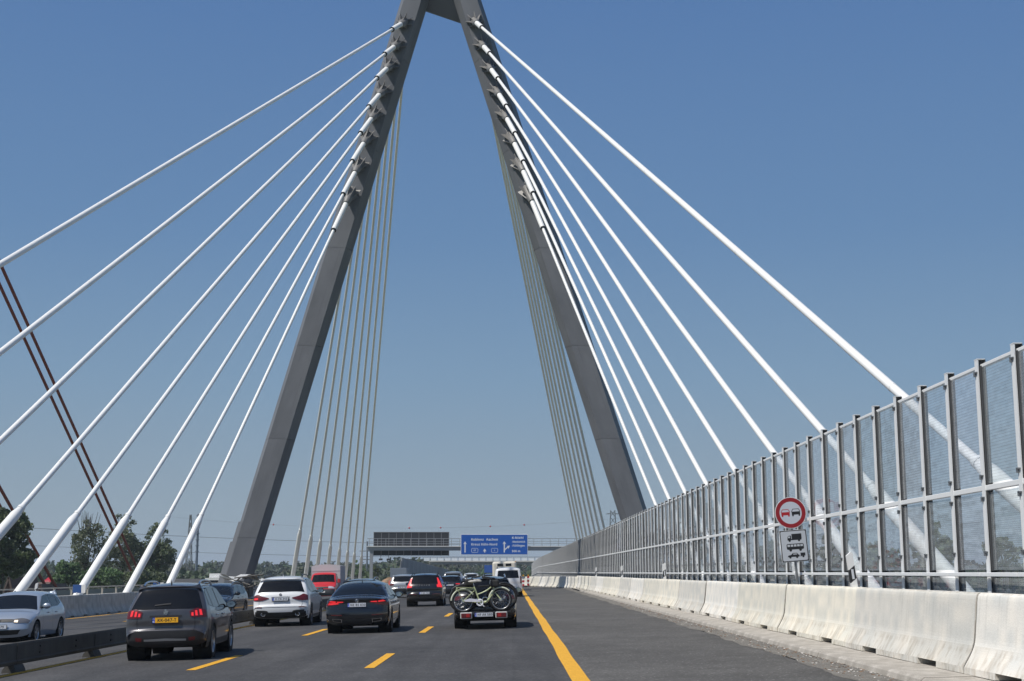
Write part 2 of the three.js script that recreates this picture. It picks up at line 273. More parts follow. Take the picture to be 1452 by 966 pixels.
// ------------------------------------------------------------------ noise fence on the right
const fenceX = Z => 7.0 - 0.0042 * (Z - 18), fenceTop = 4.65;
{
  const fence = thing('noise_barrier_fence', 'tall clear-panel noise fence with grey steel posts along the right deck edge', 'fence', [7.0, 0.3, -18]);
  const loc = (o, X, y, Z) => o.position.set(X - 7.0, y - 0.3, -Z + 18);
  const nP = noiseField(N1, [4, 14], 41);
  const paneCol = texFrom(512, (x, y) => { const i = y * 2 * N1 + x * 2; const l = (y % 16) < 3 ? 0.86 : 1; const k = 1 + (nT[i] - 0.5) * 0.08; return [clamp(232 * l * k), clamp(236 * l * k), clamp(240 * l * k)]; });
  const paneBump = texFrom(512, (x, y) => { const i = y * 2 * N1 + x * 2; const v = 128 + (nP[i] - 0.5) * 220; return [clamp(v), clamp(v), clamp(v)]; }, false);
  const glass = new THREE.MeshPhysicalMaterial({ color: 0xffffff, map: rep(paneCol, 1, 1.2), roughness: 0.07, transmission: 1, thickness: 0, ior: 1.5, side: THREE.DoubleSide, bumpMap: rep(paneBump, 1, 1), bumpScale: 0.008 });
  const panes = [[0.80, 0xffffff], [0.75, 0xf4f4f2], [0.84, 0xf8fbfb], [0.78, 0xf2f6f4]].map(([tr, c], i) => { const m = glass.clone(); m.transmission = tr; m.color.set(c); m.map = rep(paneCol, 1, 1.2, i * 0.3, i * 0.17); m.bumpMap = rep(paneBump, 1, 1, i * 0.27, i * 0.4); return m; }); glass.transmission = 0.8;
  const bay = 1.44, Z0 = 14.2, nNear = 52, nAll = 255;
  const H0 = 0.32, yM = 2.80, yL = 1.55;
  const pH = fenceTop - H0 + 0.05, pC = (fenceTop + 0.05 + H0) / 2;
  const postG = mg([box(0.016, pH, 0.13, -0.06, pC, 0), box(0.12, 0.012, 0.14, -0.012, fenceTop + 0.057, 0)]), postBack = mg([box(0.09, pH, 0.014, -0.006, pC, 0), box(0.016, pH, 0.13, 0.047, pC, 0)]);
  const pane = (h) => new THREE.PlaneGeometry(bay - 0.05, h).rotateY(-Math.PI / 2);
  const pU = pane(fenceTop - yM - 0.13), pM = pane(yM - yL - 0.13), pB = pane(yL - H0 - 0.05);
  const rT = rbox(0.07, 0.055, bay - 0.015, 0.01), rM = rbox(0.06, 0.08, bay - 0.015, 0.01), rL = rbox(0.08, 0.06, bay - 0.015, 0.01), clip = mg([box(0.03, 0.07, 0.05), box(0.05, 0.02, 0.09, 0.01, 0.02, 0.04)]);
  const back = box(0.04, fenceTop - H0, 0.03), gaskShade = std(lin(0.05, 0.052, 0.055), 0.7);  // gasket tone, also painted shade on the post web and rear flange
  const sg = mg([box(0.05, fenceTop - yM - 0.1, 0.06, 0, (fenceTop + yM) / 2, 0), box(0.05, yM - yL - 0.1, 0.06, 0, (yM + yL) / 2, 0), box(0.05, yL - H0, 0.06, 0, (yL + H0) / 2, 0)]);
  for (let k = 0; k < nNear; k++) {
    const Z = Z0 + bay * k, X = fenceX(Z), y = (k % 3) * 0.002;
    const p = part(fence, 'post', postG, galv); loc(p, X, y, Z); p.rotation.z = rr(-0.002, 0.002);
    part(p, 'shaded_rear_profile', postBack, gaskShade); const gs = part(p, 'gasket', sg, gaskShade); gs.position.set(-0.015, 0, -0.075); const g2 = part(p, 'gasket', sg, gaskShade); g2.position.set(-0.015, 0, 0.075);
    if (k < 34) for (const cy of [fenceTop - 0.16, yM + 0.16, yM - 0.16, yL + 0.3]) { const c = part(p, 'clip', clip, galvDark); c.position.set(-0.08, cy, -0.04); }
    const Zc = Z + bay / 2, Xc = fenceX(Zc);
    for (const [g, cy] of [[pU, (fenceTop + yM) / 2], [pM, (yM + yL) / 2], [pB, (yL - 0.05 + H0) / 2]]) { const m = part(fence, 'pane', g, panes[Math.floor(rnd() * 4)]); loc(m, Xc - 0.02 + rr(-0.005, 0.005), cy, Zc); m.rotation.y = 0.0042 + rr(-0.005, 0.005); m.rotation.z = rr(-0.004, 0.004); }
    loc(part(fence, 'top_rail', rT, galv), Xc + 0.01, fenceTop - 0.045, Zc); loc(part(fence, 'middle_rail', rM, galv), Xc - 0.03, yM, Zc); loc(part(fence, 'lower_rail', rL, galv), Xc - 0.155, yL, Zc);
  }
  const gp = [], gg = [], gd = [];
  for (let k = nNear; k < nAll; k++) {
    const Z = Z0 + bay * k, X = fenceX(Z), dy = yAt(0, Z), Zc = Z + bay / 2;
    gp.push(postG.clone().translate(X - 7, -0.3 + dy, -Z + 18));
    for (const [g, cy] of [[pU, (fenceTop + yM) / 2], [pM, (yM + yL) / 2], [pB, (yL - 0.05 + H0) / 2]]) gg.push(g.clone().translate(X - 7 - 0.02, cy - 0.3 + dy, -Zc + 18));
    for (const [g, cy, ox] of [[rT, fenceTop - 0.045, 0.01], [rM, yM, -0.03], [rL, yL, -0.155]]) gp.push(g.clone().translate(X - 7 + ox, cy - 0.3 + dy, -Zc + 18));
    gd.push(sg.clone().translate(X - 7 - 0.015, -0.3 + dy, -Z + 18.075), postBack.clone().translate(X - 7, -0.3 + dy, -Z + 18));
  }
  for (const [n, g, m] of [['far_posts_and_rails', gp, galv], ['far_panes', gg, glass], ['far_gaskets_and_backs', gd, gaskShade]]) { const o = part(fence, n, g, m); o.userData.kind = 'stuff'; }
}
// walkway parapet beyond the fence
{
  const r = thing('walkway_railing', 'grey steel railing on the walkway behind the clear noise fence', 'railing', [14.6, S * 14.6 + 0.1, 0]);
  const pg = box(0.06, 1.2, 0.06, 0, 0.6, 0), rg = box(0.06, 0.05, 2.5), bg = box(0.015, 1.0, 0.015);
  for (let k = 0; k < 60; k++) { const z = -(18 + 2.5 * k); part(r, 'post', pg, galvDark).position.z = z; part(r, 'handrail', rg, galvDark).position.set(0, 1.22, z - 1.25); part(r, 'rail', rg, galvDark).position.set(0, 0.18, z - 1.25); }
  const bars = []; for (let k = 0; k < 900; k++) bars.push(bg.clone().translate(0, 0.7, -(18 + k * 0.166))); const b = part(r, 'balusters', bars, galvDark); b.userData.kind = 'stuff';
}
// delineator posts on the barrier
function delineator(X, Z, y, tilt, label, grp) {
  const t = thing('delineator_post', label, 'delineator', [X, y, -Z], grp);
  const w = 0.12, d = 0.10;
  const lower = extrudeZ([[-w / 2, 0], [w / 2, 0], [w / 2, 0.17], [-w / 2, 0.09]], d).translate(0, 0, d / 2), band = extrudeZ([[-w / 2, 0.09], [w / 2, 0.17], [w / 2, 0.42], [-w / 2, 0.34]], d).translate(0, 0, d / 2), top = extrudeZ([[-w / 2, 0.34], [w / 2, 0.42], [w / 2, 0.66], [w / 2 - 0.03, 0.68], [-w / 2, 0.62]], d).translate(0, 0, d / 2);
  part(t, 'foot', lower, whitePaint); part(t, 'black_band', band, blackPaint); part(t, 'top', top, whitePaint); part(t, 'reflector', box(0.045, 0.19, 0.008, 0, 0.255, d / 2 + 0.006), std(lin(0.6, 0.62, 0.65), 0.25));
  t.rotation.z = tilt; t.scale.setScalar(0.95); return t;
}
delineator(6.32, 25.4, S * 6.1 + 0.1 + BH, 0.12, 'leaning white delineator post with black band on the barrier near the no-overtaking sign', null);
for (const Z of [54, 75, 98]) delineator(6.0, Z, S * 6 + 0.1 + BH, rr(-0.03, 0.05), 'small white delineator post standing on the barrier further along the fence', 'delineators on the barrier');
delineator(-21.65, 62.5, S * -22 + BH, -0.1, 'white delineator post on the grey barrier of the opposite carriageway', null);
// no-overtaking sign with plate
{
  const p = atX(1121, 727, 6.5), Z = -p.z, t = thing('no_overtaking_sign', 'round red-ringed no-overtaking sign with a vehicle plate on a leaning pole', 'road sign', [6.5 + 0.075 * (p.y - 0.37), S * 6.7 + 0.2, p.z]);
  const g = new THREE.Group(); t.add(g); const y0 = S * 6.7 + 0.2; const sc = Z / F * 1.0;
  const R = 22 * sc, yc = p.y - y0; t.rotation.z = 0.075; t.rotation.y = 0;
  const face = text(512, 512, (c, w) => {
    c.fillStyle = '#c9cdd2'; c.fillRect(0, 0, w, w); c.fillStyle = '#8a1520'; c.beginPath(); c.arc(256, 256, 250, 0, 7); c.fill(); c.fillStyle = '#b9bfc9'; c.beginPath(); c.arc(256, 256, 184, 0, 7); c.fill();
    const car = (x, col) => { c.fillStyle = col; c.strokeStyle = col; c.lineWidth = 10; c.beginPath(); c.moveTo(x - 62, 262); c.lineTo(x - 70, 238); c.lineTo(x - 48, 198); c.lineTo(x + 48, 198); c.lineTo(x + 70, 238); c.lineTo(x + 62, 262); c.closePath(); c.stroke(); c.fillRect(x - 70, 240, 140, 52); c.fillRect(x - 66, 288, 26, 28); c.fillRect(x + 40, 288, 26, 28); };
    car(170, '#a3161f'); car(344, '#16181c');
  });
  part(t, 'disc', new THREE.CylinderGeometry(R, R, 0.02, 48).rotateX(Math.PI / 2).translate(0, yc, 0), galv);
  part(t, 'disc_face', new THREE.CircleGeometry(R * 0.985, 48).translate(0, yc, 0.0125), std(0xffffff, 0.5, 0, { map: face }));
  const pw = 38 * sc, ph = 44 * sc, py = yc - R - ph / 2 - 0.035;
  const plate = text(512, 600, (c, w, h) => {
    c.fillStyle = '#15171b'; c.fillRect(0, 0, w, h); c.fillStyle = '#b4b9c0'; c.beginPath(); c.roundRect(16, 16, w - 32, h - 32, 26); c.fill(); c.fillStyle = '#15171b';
    const wheel = (x, y, r) => { c.beginPath(); c.arc(x, y, r, 0, 7); c.fill(); };
    c.fillRect(225, 70, 190, 100); c.beginPath(); c.moveTo(140, 180); c.lineTo(146, 120); c.lineTo(175, 100); c.lineTo(215, 100); c.lineTo(215, 180); c.closePath(); c.fill(); c.fillRect(140, 168, 270, 22); wheel(180, 198, 22); wheel(360, 198, 22); c.fillStyle = '#b4b9c0'; c.fillRect(155, 115, 40, 30); c.fillStyle = '#15171b';
    c.beginPath(); c.roundRect(110, 258, 330, 112, 26); c.fill(); wheel(180, 380, 26); wheel(370, 380, 26); c.fillStyle = '#b4b9c0'; for (let i = 0; i < 5; i++) c.fillRect(128 + i * 62, 274, 48, 40); c.fillStyle = '#15171b';
    c.beginPath(); c.moveTo(110, 510); c.lineTo(125, 480); c.lineTo(180, 470); c.lineTo(215, 435); c.lineTo(290, 435); c.lineTo(320, 470); c.lineTo(340, 480); c.lineTo(335, 512); c.closePath(); c.fill(); wheel(160, 516, 22); wheel(290, 516, 22); c.fillStyle = '#b4b9c0'; c.fillRect(222, 446, 28, 22); c.fillRect(258, 446, 28, 22); c.fillStyle = '#15171b';
    c.fillRect(340, 500, 40, 8); c.fillRect(360, 440, 92, 60); wheel(410, 512, 20);
  });
  part(t, 'plate', box(pw, ph, 0.02, 0, py, 0), galv); const pf = part(t, 'plate_face', new THREE.PlaneGeometry(pw * 0.985, ph * 0.985).translate(0, py, 0.0125), std(0xffffff, 0.5, 0, { map: plate }));
  part(t, 'pole', bar(V(0, 0, -0.05), V(0, yc + R * 0.8, -0.05), 0.03), galvDark); part(t, 'bracket', [box(0.3, 0.03, 0.04, 0, yc, -0.03), box(0.3, 0.03, 0.04, 0, py, -0.03)], galv);
  t.remove(g);
}
// red and white beacons at the closed shoulder
for (const [px, py] of [[749, 832], [742, 833]]) {
  const p = onGround(px, py), t = thing('warning_beacon', 'red and white striped warning beacon where the shoulder closes', 'beacon', [p.x, p.y, p.z], 'beacons at the closed shoulder');
  part(t, 'foot', rbox(0.8, 0.1, 0.4, 0.03, 0, 0.05, 0), blackRubber); for (let k = 0; k < 5; k++) part(t, 'stripe', new THREE.BoxGeometry(0.25, 0.2, 0.05).translate(0, 0.22 + 0.2 * k, 0), k % 2 ? whitePaint : redPaint); part(t, 'lamp', new THREE.CylinderGeometry(0.09, 0.09, 0.06, 16).rotateX(Math.PI / 2).translate(0, 1.22, 0), std(lin(0.6, 0.3, 0.02), 0.4));
}
// grit and dead leaves along the kerb
{
  const g = [], mats = []; const tri = [];
  for (let i = 0; i < 2600; i++) {
    const Z = 7 + Math.pow(rnd(), 1.6) * 60, X = KX - Math.pow(rnd(), 2) * 0.5 - 0.01, s = rr(0.006, 0.026), c = rnd();
    const q = new THREE.TetrahedronGeometry(s).scale(1, 0.5, rr(0.7, 2)).rotateY(rnd() * 6).translate(X, S * X + s * 0.25, -Z);
    const col = c < 0.45 ? [0.18, 0.10, 0.05] : c < 0.75 ? [0.3, 0.28, 0.25] : c < 0.9 ? [0.55, 0.53, 0.5] : [0.07, 0.06, 0.05];
    const n = q.attributes.position.count, a = new Float32Array(n * 3); for (let k = 0; k < n; k++) a.set(col, k * 3); q.setAttribute('color', new THREE.BufferAttribute(a, 3)); g.push(q);
  }
  const o = solo('roadside_litter', g, std(0xffffff, 1, 0, { vertexColors: true }), 'brown dead leaves and pale grit lying along the right kerb', 'debris'); o.userData.kind = 'stuff';
}
// ------------------------------------------------------------------ the A-shaped cable pylon
const PZ = 117, L0 = atZ(330, 830, PZ), L1 = atZ(584.8, 0, PZ), R0 = atZ(891, 700, PZ), R1 = atZ(664.5, 0, PZ);
const lineAt = (a, b, y) => a.x + (b.x - a.x) * (y - a.y) / (b.y - a.y);
const legX = (side, y) => side < 0 ? lineAt(L0, L1, y) : lineAt(R0, R1, y);
const pylon = thing('bridge_pylon', 'tall grey A-shaped bridge pylon standing astride the motorway', 'pylon', [-5.6, -1, -PZ]);
{
  const fw = 0.80, mw = 1.27, top = 66;
  for (const side of [-1, 1]) {
    // six-sided hollow box section, in sections with joints
    const joints = [-4, 4.5, 13, 21.2, 30, 39, 47.6, 56, top];
    for (let k = 0; k < joints.length - 1; k++) {
      const y0 = joints[k] + 0.012, y1 = joints[k + 1] - 0.012;
      const sec = [[-fw, 0], [fw, 0], [mw, -1.15], [mw, -1.5], [fw, -2.6], [-fw, -2.6], [-mw, -1.5], [-mw, -1.15]];
      const pos = [], uv = [];
      for (let e = 0; e < 8; e++) {
        const a = sec[e], b = sec[(e + 1) % 8], P = (q, y) => [legX(side, y) + q[0] + 5.6, y + 1, q[1]];
        const A = P(a, y0), B = P(b, y0), C = P(b, y1), D = P(a, y1); pos.push(...A, ...B, ...C, ...A, ...C, ...D); const w = Math.hypot(a[0] - b[0], a[1] - b[1]), u0 = e * 1.7 + k * 2.3; uv.push(u0, y0, u0 + w, y0, u0 + w, y1, u0, y0, u0 + w, y1, u0, y1);
      }
      const g = new THREE.BufferGeometry(); g.setAttribute('position', new THREE.Float32BufferAttribute(pos, 3)); g.setAttribute('uv', new THREE.Float32BufferAttribute(uv, 2)); g.computeVertexNormals(); part(pylon, 'leg_section', g, pylonMat);
    }
    // the core that shows as the thin joint line
    const core = []; for (let k = 1; k < joints.length - 1; k++) { const y = joints[k]; core.push(box(2 * fw - 0.05, 0.1, 2.5, legX(side, y) + 5.6, y + 1, -1.3)); }
    part(pylon, 'joint_fill', core, std(lin(0.2, 0.2, 0.2), 0.8));
  }
  // stepped casing on the outer flank of the leg foot
  for (const [e, h] of [[0.14, 5.9], [0.3, 4.2]]) { const sec = [[-fw - 0.06, -0.1], [-mw - e, -1.05], [-mw - e, -1.6], [-fw, -1.7]], y0 = -4, pos = []; const P = (c, y) => [legX(-1, y) + c[0] + 5.6, y + 1, c[1]]; for (let i = 0; i < 4; i++) { const A = P(sec[i], y0), B = P(sec[(i + 1) % 4], y0), C = P(sec[(i + 1) % 4], h), D = P(sec[i], h); pos.push(...A, ...B, ...C, ...A, ...C, ...D); } const T = sec.map(c => P(c, h)); pos.push(...T[0], ...T[1], ...T[2], ...T[0], ...T[2], ...T[3]); const g = new THREE.BufferGeometry(); g.setAttribute('position', new THREE.Float32BufferAttribute(pos, 3)); g.computeVertexNormals(); part(pylon, 'leg_casing', g, pylonMat); }
  // cross beam between the legs, its under edge falling to the right
  const bl = atZ(600, 3, PZ + 0.4), br = atZ(657, 23, PZ + 0.4);
  const pts = [[bl.x + 5.6 - 0.6, bl.y + 1.2], [br.x + 5.6 + 0.5, br.y + 0.85], [br.x + 5.6 + 0.2, br.y + 5.5], [bl.x + 5.6, bl.y + 5]];
  const A = pts[0], B = pts[1], ug = new THREE.BufferGeometry(), q = [[A[0], A[1] + 3.4, -0.3], [B[0], B[1] + 3.4, -0.3], [B[0], B[1], -2.1], [A[0], A[1], -2.1], [A[0], A[1] + 6, -0.3], [B[0], B[1] + 6, -0.3], [A[0], A[1] + 6, -2.4], [B[0], B[1] + 6, -2.4], [A[0], A[1], -2.4], [B[0], B[1], -2.4]];
  const F4 = (...f) => f.flatMap(([i, j, k, l]) => [i, j, k, i, k, l]).flatMap(i => q[i]); ug.setAttribute('position', new THREE.Float32BufferAttribute(F4([0, 1, 2, 3], [0, 1, 5, 4], [4, 5, 7, 6], [3, 2, 9, 8], [6, 7, 9, 8]), 3)); ug.computeVertexNormals(); part(pylon, 'cross_beam', ug, pylonMat);
}
const anchL = [[571.6, 32.5], [562, 64], [551.8, 94], [541.5, 130], [530.6, 163], [520, 196.5], [508, 236], [495.7, 277.5]];
const anchR = [[674, 31], [684, 64], [694.6, 96], [705, 130], [716, 163], [726, 196.5], [738, 234], [750, 275]];
const footL = [[-776, 840], [-436, 838], [-220, 837], [-71, 837], [28, 838], [115, 836], [182, 836], [238, 833]].map(p => atX(p[0], p[1], -23.5));
const footR = [[1595, 838], [1366, 838], [1240.7, 837], [1148.5, 836], [1084, 837], [1039, 836], [1006, 836], [979, 836]].map(p => atX(p[0], p[1], 12.2));
const backL = [510.6, 500, 490, 478, 464, 448.5, 433.5, 415.4].map(x => atX(x, 815, -23.5));
const backR = backL.map(p => V(11.2, 0.7, p.z));
const tubeG = new THREE.LatheGeometry([[0.0, -0.9], [0.36, -0.9], [0.36, 0.55], [0.27, 1.0], [0.30, 1.02], [0.30, 1.12], [0.2, 1.12]].map(p => new THREE.Vector2(...p)), 20);
const finG = (() => { const s = new THREE.Shape([[0.2, -0.75], [0.86, -0.75], [0.84, -0.6], [0.32, 0.55], [0.2, 0.55]].map(p => new THREE.Vector2(...p))); return new THREE.ExtrudeGeometry(s, { depth: 0.035, bevelEnabled: false }).translate(0, 0, -0.0175); })();
function stay(anchor, foot, front, sideName, k) {
  const dir = foot.clone().sub(anchor), L = dir.length(); dir.normalize();
  const q = new THREE.Quaternion().setFromUnitVectors(V(0, 1, 0), dir);
  // socket on the pylon
  const sk = new THREE.Group(); sk.name = 'anchor_socket'; pylon.add(sk); sk.position.copy(anchor).sub(pylon.position); sk.quaternion.copy(q);
  part(sk, 'socket_tube', tubeG, steelGrey); if (front) for (let i = 0; i < 8; i++) part(sk, 'fin', finG, steelGrey).rotation.y = i * Math.PI / 4 + 0.3;
  const order = ['topmost', 'second', 'third', 'fourth', 'fifth', 'sixth', 'seventh', 'lowest'][k];
  const t = thing('stay_cable', `white stay cable, ${order}${k && k < 7 ? ' from top' : ''} on the ${sideName} leg, ${front ? 'away from' : 'towards'} the gantry`, 'stay cable', [foot.x, foot.y, foot.z], 'stay cables of the pylon');
  const P = s => anchor.clone().addScaledVector(dir, s).sub(foot);
  const r = 0.128, m = front ? hdpe : hdpeRear;
  part(t, 'cable_sheath', bar(P(3.4), P(L), r, r, 14, true), m); part(t, 'upper_sleeve', bar(P(1.0), P(4.6), 0.225, 0.225, 16), m); part(t, 'collar', [bar(P(4.6), P(4.72), 0.232, 0.232, 14), bar(P(0.98), P(1.08), 0.275, 0.275, 14)], blackRubber);
  const a = P(L - 5.6), e = P(L + 1.2);
  part(t, 'lower_sleeve', [bar(P(L - 6.2), a, 0.135, 0.235, 16, true), bar(a, e, 0.235, 0.235, 16, true)], m); part(t, 'sleeve_collar', bar(P(L - 6.26), P(L - 6.1), 0.175, 0.175, 14), m);
  for (let s = 8 + (k % 3); s < L - 8; s += 14) part(t, 'weld_band', bar(P(s), P(s + 0.12), r + 0.006, r + 0.006, 14, true), m);
}
for (let k = 0; k < 8; k++) {
  const aL = atZ(...anchL[k], PZ - 0.45), aR = atZ(...anchR[k], PZ - 0.45);
  stay(aL, footL[k], true, 'opposite-carriageway', k); stay(aR, footR[k], true, 'noise-fence', k);
  stay(V(aL.x, aL.y, -PZ - 3.0), backL[k], false, 'opposite-carriageway', k); stay(V(aR.x, aR.y, -PZ - 3.0), backR[k], false, 'noise-fence', k);
}
// ------------------------------------------------------------------ vehicles
const paint = (c, rough = 0.32, metal = 0.0, coat = 1) => new THREE.MeshPhysicalMaterial({ color: c, roughness: rough, metalness: metal, clearcoat: coat, clearcoatRoughness: 0.04, side: THREE.DoubleSide });
const carGlass = new THREE.MeshPhysicalMaterial({ color: lin(0.007, 0.008, 0.010), roughness: 0.05, metalness: 0, ior: 1.42, side: THREE.DoubleSide });
const plastic = std(lin(0.022, 0.022, 0.024), 0.55), trim = std(lin(0.008, 0.008, 0.009), 0.35), under = std(lin(0.01, 0.01, 0.01), 0.9);
const chrome = std(lin(0.7, 0.7, 0.72), 0.18, 1), alloy = std(lin(0.45, 0.46, 0.48), 0.3, 0.8), tyreMat = std(lin(0.014, 0.014, 0.015), 0.85);
const lampRed = new THREE.MeshPhysicalMaterial({ color: lin(0.11, 0.004, 0.006), roughness: 0.35, clearcoat: 0.6, clearcoatRoughness: 0.22, side: THREE.DoubleSide });
const lampLit = new THREE.MeshPhysicalMaterial({ color: lin(0.3, 0.01, 0.012), roughness: 0.4, clearcoat: 0.5, clearcoatRoughness: 0.25, emissive: lin(1.0, 0.03, 0.04), emissiveIntensity: 0.85, side: THREE.DoubleSide });
const headLens = new THREE.MeshPhysicalMaterial({ color: lin(0.12, 0.12, 0.13), roughness: 0.12, clearcoat: 1, side: THREE.DoubleSide });
const headLit = std(lin(0.9, 0.8, 0.65), 0.3, 0, { emissive: lin(1, 0.75, 0.5), emissiveIntensity: 1.1 });
function plateTex(s, kind) {
  return text(512, 112, (c, w, h) => {
    c.fillStyle = kind === 'nl' ? '#e8a915' : '#c8ccd4'; c.fillRect(0, 0, w, h); c.fillStyle = '#1747b8'; c.fillRect(0, 0, 52, h); c.fillStyle = '#e9d24a'; for (let i = 0; i < 12; i++) { c.beginPath(); c.arc(26 + 15 * Math.cos(i * Math.PI / 6), 36 + 15 * Math.sin(i * Math.PI / 6), 3, 0, 7); c.fill(); }
    c.fillStyle = '#fff'; c.font = 'bold 30px sans-serif'; c.textAlign = 'center'; c.fillText(kind === 'nl' ? 'NL' : 'D', 26, 96); c.fillStyle = '#14161a'; c.font = 'bold 92px sans-serif'; c.fillText(s, 286, 90, 420); c.strokeStyle = '#222'; c.lineWidth = 4; c.strokeRect(2, 2, w - 4, h - 4);
  });
}
// wheel: tyre + rim with spokes, axis along x, outer face at +x
const wheelCache = {};
function wheelGeos(R, W, spokes = 5) {
  const key = R + '_' + W + '_' + spokes; if (wheelCache[key]) return wheelCache[key];
  const r = R * 0.68, pts = [[r, -W / 2], [R * 0.93, -W / 2 - 0.012], [R * 0.985, -W / 2 + 0.02], [R, -W / 2 + 0.05], [R, W / 2 - 0.05], [R * 0.985, W / 2 - 0.02], [R * 0.93, W / 2 + 0.012], [r, W / 2]];
  const tyre = new THREE.LatheGeometry(pts.map(p => new THREE.Vector2(...p)), 36).rotateZ(-Math.PI / 2);
  const g = [new THREE.LatheGeometry([[r + 0.006, W / 2 - 0.002], [r * 0.93, W / 2 + 0.002], [r * 0.9, W / 2 - 0.03], [r * 0.88, -W / 2 + 0.02]].map(p => new THREE.Vector2(...p)), 32).rotateZ(-Math.PI / 2), new THREE.CylinderGeometry(r * 0.2, r * 0.24, 0.05, 18).rotateZ(-Math.PI / 2).translate(W / 2 - 0.035, 0, 0)];
  for (let i = 0; i < spokes; i++) for (const s of [-1, 1]) { const a = i / spokes * 2 * Math.PI; g.push(new THREE.BoxGeometry(0.03, r * 0.82, r * 0.15).translate(0, r * 0.5, 0).rotateX(s * 0.13).translate(W / 2 - 0.03, 0, 0).rotateX(a)); }
  const disc = new THREE.CylinderGeometry(r * 0.9, r * 0.9, 0.02, 24).rotateZ(-Math.PI / 2).translate(W / 2 - 0.1, 0, 0);
  return wheelCache[key] = { tyre, rim: mg(g), disc };
}
const interp = (tab, x) => { if (x <= tab[0][0]) return tab[0][1]; for (let i = 1; i < tab.length; i++) if (x <= tab[i][0]) { const a = tab[i - 1], b = tab[i]; return a[1] + (b[1] - a[1]) * (x - a[0]) / (b[0] - a[0]); } return tab[tab.length - 1][1]; };
function smooth(pts, n) {
  const c = new THREE.CatmullRomCurve3(pts.map(p => V(p[0], p[1], p[2] ?? 0.12)), false, 'centripetal'); const out = [];
  for (let i = 0; i < pts.length - 1; i++) for (let k = 0; k < n; k++) { const p = c.getPoint((i + k / n) / (pts.length - 1)); out.push([p.x, p.y, p.z]); }
  const l = pts[pts.length - 1]; out.push([l[0], l[1], l[2] ?? 0.12]); return out;
}
